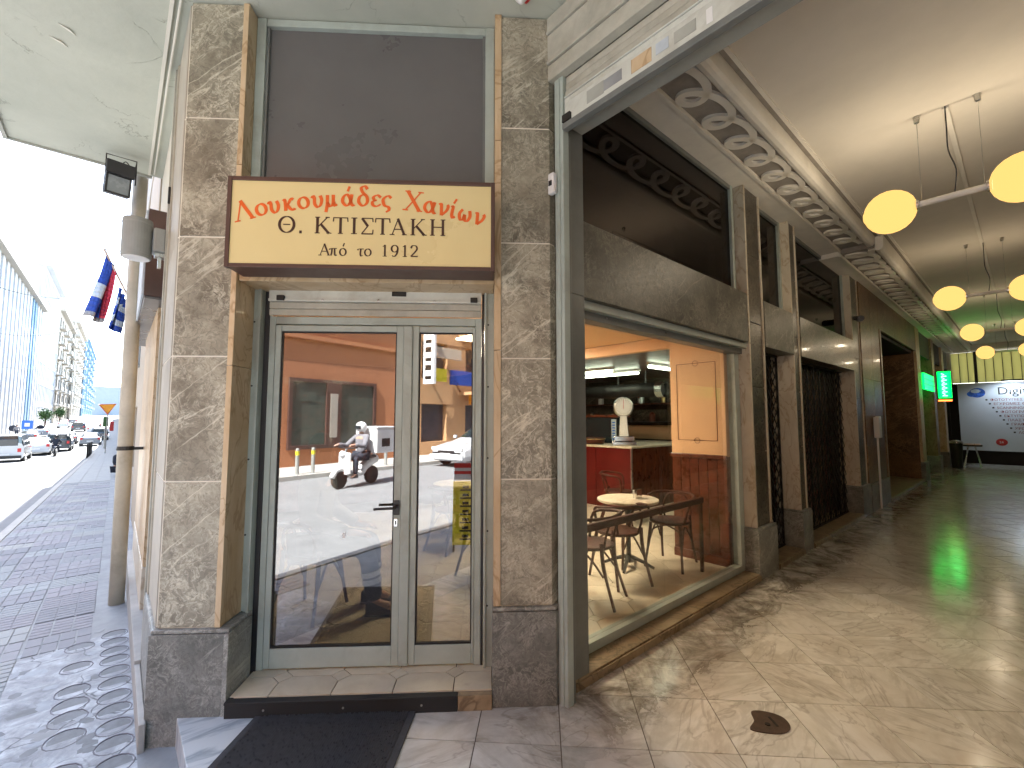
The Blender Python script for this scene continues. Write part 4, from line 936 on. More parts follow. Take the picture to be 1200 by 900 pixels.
mx = gm.n('ShaderNodeMixShader'); mx.inputs[0].default_value = .78; gm.nt.nodes.remove(gm.b); gm.l(tr.outputs[0], mx.inputs[1]); gm.l(em.outputs[0], mx.inputs[2]); gm.l(mx.outputs[0], gm.out.inputs[0]); M['globe'] = gm.m
lamp = lampset(); lamp.location = (5.08, .315, 3.425)
for x, lab in ((9.48, 'second pendant lamp from the entrance, two amber globes on a dark bar'), (13.65, 'third pendant lamp from the entrance, two amber globes'), (18.1, 'farthest pendant lamp, two small amber globes before the yellow blinds')):
    c = clone(lamp)
    for k in c.children:
        if k.type == 'LIGHT': k.data = k.data.copy(); k.data.energy = 3.2
    c.location = (x, .30, 3.425); c['label'] = lab
# ------------------------------------------------------------------ CAFE INTERIOR
FZ = .09
ci = thing('cafe_partition', 'peach painted cafe wall with thin brown panel lines above dark red brown wainscot boards', 'wall', (4.78, 2.4, FZ))
slab('wall', 4.75, 4.86, 2.07, 2.68, 1.2, 2.54, 'peach_wall', ci)
slab('wall_core', 4.765, 4.86, 2.07, 2.675, FZ, 1.199, 'wood_dark', ci)
slab('header', 4.75, 4.86, 2.681, 7.9, 2.41, 2.54, 'peach_wall', ci)
for k in range(6): slab('wainscot_board', 4.748, 4.7645, 2.075+k*.101, 2.172+k*.101, .18, 1.17, 'wood_dark', ci, .004)
slab('skirting', 4.738, 4.7645, 2.075, 2.68, FZ, .178, 'wood_dark', ci)
slab('dado_rail', 4.73, 4.765, 2.07, 2.69, 1.171, 1.215, 'wood_dark', ci, .006)
ln = MB()
for (y0, z0_, y1, z1_) in ((2.16, 1.36, 2.60, 1.365), (2.16, 2.2, 2.60, 2.205)): ln.box(4.7465, 4.7495, y0, y1, z0_, z1_)
for y in (2.16, 2.6): ln.box(4.7465, 4.7495, y-.003, y+.003, 1.365, 2.2)
for z in (1.36, 2.2): ln.tube([(4.747, 2.38+.03*cos(t*pi/8), z+.03*sin(t*pi/8)) for t in range(16)], .0025, 5, closed=True)
mk('panel_line', ln, 'wood_dark', ci)
cw = thing('cafe_wall', 'peach painted inner walls and ceiling of the cafe room', 'wall', (2.5, 5, FZ))
mk('ceiling', MB().prism([(.5, 4.0), (1.45, 3.1), (2.2, 2.5), (2.2, 2.07), (4.749, 2.07), (4.749, 7.9), (.5, 7.9)], 2.545, 2.6), 'peach_wall', cw)
slab('street_wall', .40, .49, 4.0, 8.0, 0, 2.6, 'peach_wall', cw); slab('back_wall', .40, 8.9, 8.0, 8.1, 0, 2.6, 'wood_dark', cw)
mk('wainscot', MB().box(.4905, .50, 4.05, 7.99, FZ, 1.1).box(.51, 4.7, 7.985, 7.9995, FZ, 1.1), 'wood_dark', cw)
mk('wall_mass', MB().prism([tuple(W(-1.4, 2.97).xy), tuple(W(.02, 2.97).xy), tuple(W(.02, 3.02).xy), tuple(W(-1.4, 3.02).xy)], 2.46, 4.12).prism([tuple(W(.03, 2.92).xy), tuple(W(.4, 2.92).xy), (2.3, 2.13), (2.3, 2.3), (2.1, 2.4), tuple(W(.03, 3.1).xy)], FZ, 4.1), 'dark_void', cw)
kt = thing('cafe_kitchen', 'dark kitchen room behind the red counter', 'room', (7, 5, FZ))
slab('ceiling', 4.861, 8.9, 2.64, 8.0, 2.47, 2.52, 'sign_brown', kt); slab('end_wall', 8.85, 8.95, 2.6, 8.1, 0, 2.6, 'marble_dark', kt)
slab('near_wall', 4.8605, 8.9, 2.60, 2.645, 0, 2.6, 'dark_void', kt); slab('dado_tiles', 8.80, 8.849, 2.7, 7.9, 1.15, 1.45, 'peach_wall', kt)
slab('shelf', 8.4, 8.8, 3.2, 7.5, 1.5, 1.53, 'iron', kt); slab('shelf', 8.5, 8.8, 3.2, 7.5, 1.9, 1.92, 'wood_dark', kt)
rnd = random.Random(8)
for k in range(14):
    y = 3.4+k*.27; h = rnd.uniform(.1, .28); r = rnd.uniform(.04, .09)
    o = mk('jar', MB().lathe([(r, 0), (r, h*.8), (r*.5, h)], 12, Matrix.Translation((8.6, y, 1.531 if k % 2 else 1.921))), rnd.choice(('steel', 'plastic_white', 'brass', 'wood_dark', 'iron')), None, loc=(8.6, y, 1.53))
    tag(o, 'small %s jar, %s from the right on the %s kitchen shelf' % ({'wood_dark': 'brown wooden', 'plastic_white': 'white', 'steel': 'steel', 'brass': 'brass', 'iron': 'black'}[o.data.materials[0].name], ['first', 'second', 'third', 'fourth', 'fifth', 'sixth', 'seventh'][k//2], 'lower' if k % 2 else 'upper'), 'jar', 'jars on the kitchen shelves')
ct = thing('cafe_counter', 'dark red painted counter with a pale top and boarded side inside the cafe', 'counter', (6.6, 5.5, FZ))
for k in range(4): slab('front_panel', 6.36, 6.385, 4.33+k*.72, 5.04+k*.72, FZ, 1.1, 'wood_red', ct)
for k in range(16): slab('side_board', 6.39+k*.13, 6.51+k*.13, 4.312, 4.335, FZ, 1.1, 'wood_dark', ct)
slab('corner_post', 6.355, 6.389, 4.305, 4.329, FZ, 1.1, 'steel', ct)
slab('body', 6.39, 8.5, 4.34, 7.2, FZ, 1.09, 'wood_red', ct); slab('top', 6.33, 8.55, 4.28, 7.25, 1.101, 1.135, 'marble_cream', ct, .006)
scl = thing('dial_scale', 'old white dial weighing scale standing on the cafe counter', 'scale', (6.6, 4.62, 1.135))
TS_ = Matrix.Translation((6.6, 4.62, 1.135)) @ Matrix.Rotation(radians(-50), 4, 'Z')   # faces the door side
F_ = Matrix.Rotation(radians(90), 4, 'X')
mk('base', MB().box(-.2, .2, -.12, .12, 0, .07, TS_).box(-.17, .17, -.1, .1, .07, .16, TS_), 'chrome', scl, bev=.01)
mk('column', MB().add([(x*s, y*s, z) for z, s in ((.16, 1), (.50, .7)) for x, y in ((-.075, -.06), (.075, -.06), (.075, .06), (-.075, .06))], [(0, 1, 5, 4), (1, 2, 6, 5), (2, 3, 7, 6), (3, 0, 4, 7), (4, 5, 6, 7)], TS_), 'plastic_white', scl, bev=.005)
mk('dial_case', MB().lathe([(.15, -.05), (.17, -.03), (.175, 0), (.17, .03), (.15, .05)], 32, TS_ @ Matrix.Translation((0, 0, .66)) @ F_), 'steel', scl, smooth=True)
mk('dial_face', MB().lathe([(0, .0505), (.145, .0505), (.145, .052), (0, .052)], 32, TS_ @ Matrix.Translation((0, 0, .66)) @ F_), 'plastic_white', scl)
tk = MB()
for a in range(24):
    t = a*pi/12; tk.box(-.0025, .0025, -.0535, -.0525, .11, .132, TS_ @ Matrix.Translation((0, 0, .66)) @ Matrix.Rotation(t, 4, 'Y'))
o = mk('ticks', tk, 'black_plastic', scl); o['kind'] = 'stuff'
mk('needle', MB().box(-.004, .004, -.0555, -.0538, -.03, .12, TS_ @ Matrix.Translation((0, 0, .66))), 'red', scl)
tn = thing('round_tin', 'round brown wooden tray with a lid on the cafe counter', 'tray', (6.6, 5.25, 1.135)); mk('tray', MB().lathe([(.2, 0), (.23, .08), (.22, .1), (.1, .12), (0, .12)], 20, Matrix.Translation((6.6, 5.3, 1.135))), 'wood_chair', tn, smooth=True); mk('rim', MB().lathe([(.235, .085), (.235, .1), (.22, .1)], 20, Matrix.Translation((6.6, 5.3, 1.135))), 'brass', tn)
mo = thing('display_case', 'dark glass display case with a pale vertical card behind the counter', 'display case', (7.1, 5.4, 1.135))
slab('case', 6.95, 7.3, 5.0, 5.9, 1.136, 1.62, 'car_glass', mo, .01); slab('frame', 6.93, 7.32, 4.98, 5.92, 1.621, 1.66, 'wood_dark', mo); slab('card', 6.93, 6.945, 5.02, 5.12, 1.18, 1.58, 'flag_white', mo)
sb = MB()
for k in range(7): sb.box(6.926, 6.929, 5.04, 5.10, 1.21+k*.05, 1.235+k*.05)
mk('card_print', sb, 'blue', mo)
hd = thing('ventilation_duct', 'shiny dark ventilation pipe under the kitchen ceiling', 'duct', (7.4, 4.8, 2.1))
mk('pipe', MB().tube([(7.3, 6.0, 2.12), (7.3, 4.3, 2.12)], .13, 16), 'iron', hd, smooth=True); mk('mouth', MB().tube([(7.3, 4.36, 2.12), (7.3, 4.22, 2.12)], .15, 16, caps=False), 'chrome', hd)
mk('hanger', MB().box(7.29, 7.31, 5.2, 5.22, 2.2, 2.47).box(7.29, 7.31, 4.6, 4.62, 2.2, 2.47), 'iron', hd)
emit('tube_light', (.9, 1.0, .78), 2.2); emit('warm_fill', (1.0, .82, .58), 11)
for i, (a, c, lab) in enumerate((((6.3, 4.62), (6.3, 6.0), 'long fluorescent tube lamp under the kitchen ceiling left of the duct'), ((6.9, 4.5), (6.9, 5.9), 'second long fluorescent tube lamp parallel to the first'), ((6.2, 3.85), (8.2, 3.85), 'fluorescent tube lamp at the right side of the kitchen ceiling'), ((6.2, 3.3), (8.2, 3.3), 'fluorescent tube lamp nearest the peach wall in the kitchen'))):
    t = thing('tube_lamp', lab, 'lamp', ((a[0]+c[0])/2, (a[1]+c[1])/2, 2.4)); mk('tube', MB().tube([(*a, 2.40), (*c, 2.40)], .02, 8), 'tube_light', t)
    mk('batten', MB().box(min(a[0], c[0])-.03, max(a[0], c[0])+.03, min(a[1], c[1])-.03, max(a[1], c[1])+.03, 2.43, 2.469), 'white_paint', t)
for i, (x, y) in enumerate(((4.15, 4.65), (3.2, 4.0))):  # added lamps, hidden from the camera, to brighten the peach room
    t = thing('added_ceiling_lamp', 'added warm fill lamp, out of view on the cafe ceiling near the ' + ('shop window' if i == 0 else 'back of the room'), 'lamp', (x, y, 2.5))
    slab('housing', x-.32, x+.32, y-.32, y+.32, 2.52, 2.5445, 'white_paint', t); slab('diffuser', x-.3, x+.3, y-.3, y+.3, 2.505, 2.519, 'warm_fill', t, 0)
# window rail
wr = thing('window_rail', 'brown wooden hand rail running behind the shop window glass', 'rail', (3.5, 2.2, FZ))
mk('rail', MB().box(2.3, 4.46, 2.185, 2.225, .755, .815), 'wood_chair', wr, bev=.008)
for x in (2.36, 4.42): mk('post', MB().box(x-.015, x+.015, 2.19, 2.22, FZ, .754), 'wood_chair', wr, bev=.004)
def make_chair():
    t = thing('bentwood_chair', '', 'chair', (0, 0, 0), group='bentwood cafe chairs')
    mk('seat', MB().lathe([(0, .435), (.19, .435), (.205, .45), (.2, .465), (.17, .458), (0, .452)], 28), 'wood_chair', t, smooth=True)
    for sx in (1, -1):
        mk('leg', MB().tube(cat([Vector(p) for p in ((sx*.15, -.13, .44), (sx*.165, -.16, .25), (sx*.19, -.21, 0))], 4), [.017]*5+[.013]*4, 8), 'wood_chair', t, smooth=True)
        mk('leg', MB().tube(cat([Vector(p) for p in ((sx*.15, .15, .5), (sx*.155, .17, .3), (sx*.18, .26, 0))], 4), [.017]*5+[.013]*4, 8), 'wood_chair', t, smooth=True)
        mk('brace', MB().tube(cat([Vector(p) for p in ((sx*.165, -.165, .2), (sx*.14, -.12, .36), (sx*.0, -.1, .425))], 5), .009, 6), 'wood_chair', t, smooth=True)
        mk('brace', MB().tube(cat([Vector(p) for p in ((sx*.172, -.15, .22), (sx*.15, 0, .40), (sx*.165, .17, .24))], 5), .009, 6), 'wood_chair', t, smooth=True)
    mk('back_hoop', MB().tube(cat([Vector(p) for p in ((-.17, -.06, .46), (-.225, -.04, .66), (-.22, .12, .70), (-.14, .225, .71), (0, .25, .715), (.14, .225, .71), (.22, .12, .70), (.225, -.04, .66), (.17, -.06, .46))], 5), .014, 8), 'wood_chair', t, smooth=True)
    mk('inner_hoop', MB().tube(cat([Vector(p) for p in ((-.11, .16, .46), (-.13, .19, .58), (-.09, .22, .68), (0, .235, .70), (.09, .22, .68), (.13, .19, .58), (.11, .16, .46))], 5), .010, 6), 'wood_chair', t, smooth=True)
    return t
ch0 = make_chair()
CH = [(3.08, 2.52, 200, 'bentwood chair nearest the left edge of the shop window'), (3.62, 2.62, 160, 'bentwood chair in the middle of the shop window, left of the table foot'), (4.38, 2.52, -80, 'bentwood chair by the wainscot at the right of the shop window'),
      (5.55, 4.0, 30, 'bentwood chair in the shadow before the red counter'), (2.75, 3.5, 10, 'bentwood chair at the second marble table'), (1.22, 3.80, 130, 'bentwood chair the seated person sits on'), (3.0, 4.5, 100, 'bentwood chair seen through the narrow door leaf')]
for i, (x, y, a, lab) in enumerate(CH):
    c = ch0 if i == 0 else clone(ch0); c.location = (x, y, FZ); c.rotation_euler = (0, 0, radians(a)); c['label'] = lab
def make_table():
    t = thing('marble_table', '', 'table', (0, 0, 0), group='round marble cafe tables')
    mk('table_top', MB().lathe([(0, .655), (.30, .655), (.31, .665), (.31, .68), (.30, .685), (0, .685)], 40), 'marble_cream', t)
    mk('column', MB().lathe([(.05, .05), (.025, .12), (.022, .5), (.06, .64), (.06, .655)], 16), 'iron', t, smooth=True)
    for k in range(4):
        a = k*pi/2+.4; mk('foot', MB().tube([(.03*cos(a), .03*sin(a), .1), (.15*cos(a), .15*sin(a), .06), (.25*cos(a), .25*sin(a), .012)], [.022, .018, .014], 8), 'iron', t, smooth=True)
    return t
tb0 = make_table()
for i, (x, y, lab) in enumerate(((4.02, 2.78, 'round pale marble table behind the shop window between two chairs'), (2.85, 3.05, 'round marble table at the left edge of the shop window'), (3.35, 4.9, 'round marble table deep in the cafe behind the narrow door leaf'))):
    c = tb0 if i == 0 else clone(tb0); c.location = (x, y, FZ); c['label'] = lab
nh = thing('napkin_holder', 'small steel napkin holder on the marble table behind the shop window', 'napkin holder', (4.1, 2.7, FZ+.685))
mk('plate', MB().box(4.05, 4.15, 2.69, 2.72, FZ+.686, FZ+.78), 'chrome', nh, bev=.004); mk('napkins', MB().box(4.06, 4.14, 2.7205, 2.74, FZ+.69, FZ+.77), 'plastic_white', nh)

# ------------------------------------------------------------------ PEOPLE: one continuous skinned surface each
def skin_mesh(name, joints, edges, mat, parent, sub=2):
    names = list(joints); me = bpy.data.meshes.new(name)
    me.from_pydata([joints[n][0] for n in names], [(names.index(a), names.index(b)) for a, b in edges], [])
    o = bpy.data.objects.new(name, me); COL.objects.link(o)
    o.modifiers.new('skin', 'SKIN').use_smooth_shade = True
    if not me.skin_vertices: me.skin_vertices.new()
    for i, n in enumerate(names):
        r = joints[n][1]; r = r if isinstance(r, tuple) else (r, r); me.skin_vertices[0].data[i].radius = r; me.skin_vertices[0].data[i].use_root = (i == 0)
    s = o.modifiers.new('sub', 'SUBSURF'); s.levels = sub; s.render_levels = sub
    dg = bpy.context.evaluated_depsgraph_get(); m2 = bpy.data.meshes.new_from_object(o.evaluated_get(dg)); m2.name = name
    bpy.data.objects.remove(o); m2.materials.clear(); m2.materials.append(M[mat]); m2.polygons.foreach_set('use_smooth', [True]*len(m2.polygons))
    o = bpy.data.objects.new(name, m2); COL.objects.link(o); o.parent = parent; return o
def person(label, loc, rz, pose, shirt='cloth_dark', trousers='cloth_dark', hair='iron', helmet=None, band=False, seat=.45, group=None):
    """facing -Y in its own frame"""
    t = thing('person', label, 'person', loc, rz, group)
    if pose == 'sit': hz = seat+.10; kn = [(.12, -.44, seat+.06), (-.12, -.44, seat+.06)]; an = [(.12, -.42, .09), (-.12, -.52, .09)]; hands = [(.14, -.30, seat+.18), (-.16, -.32, seat+.18)]; el = [(.26, -.04, hz+.20), (-.26, -.04, hz+.20)]
    elif pose == 'ride': hz = seat+.10; kn = [(.17, -.40, seat+.0), (-.17, -.40, seat+.0)]; an = [(.15, -.38, .32), (-.15, -.38, .32)]; hands = [(.27, -.56, hz+.28), (-.27, -.56, hz+.28)]; el = [(.30, -.26, hz+.22), (-.30, -.26, hz+.22)]
    else: hz = .92; kn = [(.10, -.03, .50), (-.10, .02, .50)]; an = [(.11, 0, .09), (-.11, .06, .09)]; hands = [(.25, -.1, .82), (-.25, -.02, .8)]; el = [(.27, .02, 1.1), (-.27, .03, 1.1)]
    J = {'pelvis': ((0, 0, hz), (.14, .11)), 'waist': ((0, -.01, hz+.18), (.125, .095)), 'chest': ((0, -.02, hz+.36), (.15, .11)), 'neck': ((0, -.02, hz+.53), .055), 'chin': ((0, -.045, hz+.62), (.062, .07)), 'head': ((0, -.04, hz+.71), (.078, .095)), 'crown': ((0, -.03, hz+.79), (.055, .065))}
    E = [('pelvis', 'waist'), ('waist', 'chest'), ('chest', 'neck'), ('neck', 'chin'), ('chin', 'head'), ('head', 'crown')]
    for i, s in enumerate((1, -1)):
        n = str(i); J['hip'+n] = ((s*.10, -.01, hz-.03), .085); J['kn'+n] = (kn[i], .058); J['an'+n] = (an[i], .038); J['toe'+n] = ((an[i][0], an[i][1]-.16, an[i][2]-.05), (.04, .028))
        J['sh'+n] = ((s*.19, -.02, hz+.46), .055); J['el'+n] = (el[i], .04); J['wr'+n] = (hands[i], .027); J['palm'+n] = ((hands[i][0]*.93, hands[i][1]-.07, hands[i][2]-.005), (.035, .018))
        E += [('pelvis', 'hip'+n), ('hip'+n, 'kn'+n), ('kn'+n, 'an'+n), ('an'+n, 'toe'+n), ('chest', 'sh'+n), ('sh'+n, 'el'+n), ('el'+n, 'wr'+n), ('wr'+n, 'palm'+n)]
        for f, (dx, l) in enumerate(((-.025, .05), (-.009, .065), (.008, .06), (.024, .045))):
            p = J['palm'+n][0]; J['f%d%s' % (f, n)] = ((p[0]+dx, p[1]-.03-l*.6, p[2]-.01), .009); J['g%d%s' % (f, n)] = ((p[0]+dx, p[1]-.03-l, p[2]-.035), .008)
            E += [('palm'+n, 'f%d%s' % (f, n)), ('f%d%s' % (f, n), 'g%d%s' % (f, n))]
        p = J['palm'+n][0]; J['th'+n] = ((p[0]-s*.045, p[1]-.02, p[2]-.01), .010); E += [('palm'+n, 'th'+n)]
    skin_mesh('body', J, E, 'skin', t)
    def grow(ks, es, d, nm, mat):
        q = {k: (J[k][0], tuple(a+d for a in (J[k][1] if isinstance(J[k][1], tuple) else (J[k][1],)*2))) for k in ks}; return skin_mesh(nm, q, es, mat, t)
    q0 = [k for k in ('pelvis', 'hip0', 'hip1', 'kn0', 'kn1', 'an0', 'an1')]
    tr = grow(q0, [('pelvis', 'hip0'), ('pelvis', 'hip1'), ('hip0', 'kn0'), ('hip1', 'kn1'), ('kn0', 'an0'), ('kn1', 'an1')], .024, 'trousers', trousers)
    grow(['pelvis', 'waist', 'chest', 'neck', 'sh0', 'sh1', 'el0', 'el1', 'wr0', 'wr1'], [('pelvis', 'waist'), ('waist', 'chest'), ('chest', 'sh0'), ('chest', 'sh1'), ('sh0', 'el0'), ('sh1', 'el1'), ('el0', 'wr0'), ('el1', 'wr1'), ('chest', 'neck')], .026, 'jacket', shirt)
    for i in (0, 1):
        a = an[i]; mb = MB(); prof = [(-.07, .045), (.0, .05), (.1, .05), (.19, .035)]
        vs = []
        for y, w in prof:
            hh = .1-(.05 if y > .05 else 0)-(.02 if y > .15 else 0)
            vs += [(a[0]-w, a[1]-y, a[2]-.09), (a[0]+w, a[1]-y, a[2]-.09), (a[0]+w*.8, a[1]-y, a[2]-.09+hh), (a[0]-w*.8, a[1]-y, a[2]-.09+hh)]
        fs = [(0, 1, 2, 3), (15, 14, 13, 12)]
        for r in range(3):
            for c in range(4): fs.append((4*r+c, 4*r+(c+1) % 4, 4*r+4+(c+1) % 4, 4*r+4+c))
        so = mk('shoe', mb.add(vs, fs), 'black_plastic', t, rel=False, bev=.012, smooth=True)
        mk('sole', MB().box(a[0]-.052, a[0]+.052, a[1]-.2, a[1]+.075, a[2]-.09, a[2]-.07), 'cloth_grey', so, rel=False, bev=.01)
        if band:
            for zf in (.55, .42):
                k = Vector(kn[i]).lerp(Vector(a), zf); k2 = Vector(kn[i]).lerp(Vector(a), zf+.09)
                mk('reflective_band', MB().tube([k, k2], .075, 16, caps=False), 'reflective_band', tr, rel=False, smooth=True)
    hc = Vector(J['head'][0])
    if helmet:
        mk('helmet', MB().lathe([(.10, -.11), (.135, -.04), (.14, .04), (.12, .1), (.07, .14), (0, .155)], 20, Matrix.Translation(hc)), helmet, t, rel=False, smooth=True); mk('visor', MB().box(-.09, .09, -.155, -.10, -.05, .05, Matrix.Translation(hc)), 'car_glass', t, rel=False, bev=.02)
    else:
        mk('hair', MB().lathe([(.09, -.02), (.098, .04), (.085, .09), (.05, .125), (0, .135)], 20, Matrix.Translation(hc+Vector((0, .012, 0)))), hair, t, rel=False, smooth=True)
        for s in (1, -1): mk('eye', MB().lathe([(0, -.008), (.009, 0), (0, .008)], 8, Matrix.Translation(hc+Vector((s*.03, -.093, -.01)))), 'iron', t, rel=False); mk('ear', MB().lathe([(0, -.03), (.015, 0), (0, .03)], 8, Matrix.Translation(hc+Vector((s*.08, .0, -.01)))), 'skin', t, rel=False)
        mk('nose', MB().lathe([(.014, -.025), (.01, 0), (0, .02)], 8, Matrix.Translation(hc+Vector((0, -.098, -.03)))), 'skin', t, rel=False)
        mk('mouth', MB().box(-.022, .022, -.1, -.09, -.066, -.06, Matrix.Translation(hc)), 'wood_red', t, rel=False)
    return t
person('person seated inside the cafe in dark trousers with pale reflective bands', (1.24, 3.82, FZ), radians(52), 'sit', band=True, shirt='cloth_grey')

# ------------------------------------------------------------------ STREET SIDE OF THE CORNER BUILDING
pn = thing('street_plinth', 'pale stone plinth along the foot of the street wall beyond the left pillar', 'plinth', (.28, 5, -.2))
slab('plinth_stone', .163, .42, 3.93, 5.4, -.35, .02, 'kerb_stone', pn, .006); slab('plinth_stone', .163, .42, 5.404, 7.2, -.35, .02, 'kerb_stone', pn, .006); slab('plinth_stone', .163, .194, 3.15, 3.929, -.35, .0, 'kerb_stone', pn, .006)
sg2 = thing('shutter_guide', 'brownish grey metal shutter guide standing behind the left marble pillar on the street side', 'shutter guide', (.23, 3.95, 0))
slab('rail', .205, .25, 3.865, 3.90, .02, 4.125, 'pipe_paint', sg2); slab('rail', .195, .25, 3.93, 3.97, .02, 4.125, 'shutter_paint', sg2); slab('slot', .225, .25, 3.901, 3.929, .02, 4.12, 'iron', sg2)
slab('hook', .19, .2045, 3.872, 3.89, 3.1, 3.22, 'iron', sg2)
sw = thing('street_wall', 'white wall panel over the street shopfront under the canopy', 'wall', (.3, 4.8, 2.8))
slab('panel', .235, .5, 3.975, 5.9, 2.75, 4.125, 'ceiling_white', sw); slab('window', .30, .5, 3.975, 4.9, .03, 2.74, 'glass_dark', sw)
pp_ = thing('street_pilaster', 'orange beige stone pilaster on a pale base behind the drain pipe', 'pillar', (.3, 6, 0))
slab('shaft', .222, .5, 4.95, 7.2, .36, 2.88, 'marble_beige', pp_); slab('base', .216, .5, 4.93, 7.2, .021, .356, 'marble_cream', pp_)
slab('upper_shaft', .222, .5, 5.905, 7.2, 2.881, 5, 'beige_wall', pp_)
dp = thing('drain_pipe', 'thick beige drain pipe from the pavement up to the canopy on the street side', 'pipe', (.075, 5.98, -.2))
mk('pipe', MB().tube([(.085, 6.0, -.25), (.06, 6.0, 4.12)], .062, 16), 'pipe_paint', dp, smooth=True)
for z in (1.28,): mk('clamp', MB().tube([(.079, 6.0, z), (.079, 6.0, z+.04)], .068, 16).box(.08, .22, 5.99, 6.01, z, z+.03), 'iron', dp)
fb = thing('fascia_box', 'dark brown edged shop sign box over the next street shopfront', 'sign box', (.25, 8.3, 2.9))
slab('box', .112, .40, 4.6, 7.8, 2.585, 3.3, 'sign_brown', fb); slab('front', .095, .111, 4.62, 7.8, 2.59, 3.29, 'flag_white', fb); slab('underside', .115, .395, 4.62, 7.78, 2.565, 2.584, 'mauve_panel', fb)
wl = thing('wall_lamp', 'grey cylinder wall lamp on a square mount beside the left pillar', 'wall lamp', (.05, 4.0, 2.8))
TL = Matrix.Translation((.042, 4.0, 0))
mk('cylinder', MB().lathe([(.082, 2.705), (.084, 2.715), (.084, 2.965), (.082, 2.975), (0, 2.98)], 32, TL), 'lamp_grey', wl, smooth=False)
mk('ring', MB().lathe([(.086, 2.94), (.086, 2.95)], 32, TL).lathe([(.086, 2.73), (.086, 2.738)], 32, TL), 'lamp_grey', wl); mk('lens', MB().lathe([(0, 2.70), (.075, 2.70), (.075, 2.706), (0, 2.706)], 24, TL), 'plastic_white', wl)
mk('mount', MB().box(.127, .2, 3.93, 4.07, 2.76, 2.93), 'lamp_grey', wl, bev=.012); mk('bracket', MB().box(.14, .215, 3.96, 4.04, 2.735, 2.758).box(.16, .18, 3.98, 4.02, 2.66, 2.734), 'steel', wl)
fl_ = thing('floodlight', 'black floodlight hanging from a bracket under the edge of the canopy', 'floodlight', (-.1, 5.6, 3.8))
TFl = Matrix.Translation((-.10, 5.55, 3.86)) @ Matrix.Rotation(radians(12), 4, 'Z') @ Matrix.Rotation(radians(12), 4, 'X')
mk('housing', MB().box(-.095, .095, 0, .09, -.15, .15, TFl), 'black_plastic', fl_, bev=.01); mk('hood', MB().box(-.105, .105, -.05, .0, .03, .15, TFl), 'black_plastic', fl_, bev=.006)
mk('lens', MB().box(-.078, .078, -.008, -.001, -.13, .02, TFl), 'lens_grey', fl_); mk('rim', MB().box(-.095, -.079, -.012, 0, -.15, .03, TFl).box(.079, .095, -.012, 0, -.15, .03, TFl).box(-.0785, .0785, -.011, 0, -.15, -.131, TFl), 'black_plastic', fl_)
mk('arm', MB().tube([(-.20, 5.6, 3.86), (-.20, 5.6, 4.1), (.02, 5.6, 4.1), (.02, 5.6, 3.86)], .007, 6), 'iron', fl_); mk('cable', MB().tube(cat([Vector(p) for p in ((-.1, 5.62, 4.0), (-.06, 5.6, 4.07), (0, 5.65, 4.02), (.02, 5.7, 4.12))], 5), .005, 5), 'black_plastic', fl_)
# flags
fp = thing('flag_pole', 'slanting metal flag pole with a holder on the street wall', 'flag pole', (.15, 13, 3.7))
Y_ = 13
mk('pole', MB().tube([(.18, Y_, 4.0), (-.39, Y_-.0, 5.25)], .022, 8), 'steel', fp); mk('finial', MB().lathe([(0, -.04), (.04, 0), (0, .04)], 10, Matrix.Translation((-.39, Y_, 5.27))), 'chrome', fp); mk('holder', MB().tube([(.30, Y_, 3.75), (.12, Y_, 4.12)], .05, 10), 'lamp_grey', fp)
def flag(name, label, pts, mats, seed):
    """draped cloth hanging below a sloping line: columns of falling folds"""
    t = thing(name, label, 'flag', pts[0]); rnd = random.Random(seed); n, m_ = 16, 12
    a, c, dn, dr = Vector(pts[0]), Vector(pts[1]), pts[2], pts[3]; g = []
    for i in range(n+1):
        u = i/n; top = a.lerp(c, u*.5); rowz = []
        for j in range(m_+1):
            v = j/m_; x = top.x - dr*v*(1-u*.5); y = top.y + .13*sin(u*9+seed)*(.3+v) ; z = top.z-dn*v*(1-.12*u)
            rowz.append((x+.05*sin(u*13+v*2), y, z))
        g.append(rowz)
    for mi, (u0_, u1_, v0_, v1_, mat, nm) in enumerate(mats):
        b = MB()
        for i in range(int(u0_*n), int(u1_*n)):
            for j in range(int(v0_*m_), int(v1_*m_)): b.add([g[i][j], g[i+1][j], g[i+1][j+1], g[i][j+1]], [(0, 1, 2, 3)])
        o = mk(nm, b, mat, t, smooth=True); s = o.modifiers.new('thick', 'SOLIDIFY'); s.thickness = .004
    return t
flag('flag', 'large blue flag with a pale emblem, red edge and grey hem hanging from the pole', ((-.36, 13, 5.15), (-.02, 13, 4.5), 1.35, .32),
     ((0, .82, 0, .42, 'flag_blue', 'field'), (0, .2, .42, .67, 'flag_blue', 'field'), (.2, .63, .42, .67, 'flag_white', 'emblem'), (.63, .82, .42, .67, 'flag_blue', 'field'), (0, .82, .67, .92, 'flag_blue', 'field'), (.82, 1, 0, .92, 'flag_red', 'red_edge'), (0, 1, .92, 1, 'flag_grey', 'hem')), 1)
flag('flag', 'smaller blue and white flag hanging behind the large one', ((-.12, 13.6, 4.6), (.12, 13.6, 4.1), .95, .12),
     ((0, 1, 0, .25, 'flag_blue', 'stripe'), (0, 1, .25, .42, 'flag_white', 'stripe'), (0, 1, .42, .67, 'flag_blue', 'stripe'), (0, 1, .67, .84, 'flag_white', 'stripe'), (0, 1, .84, 1, 'flag_blue', 'stripe')), 4)
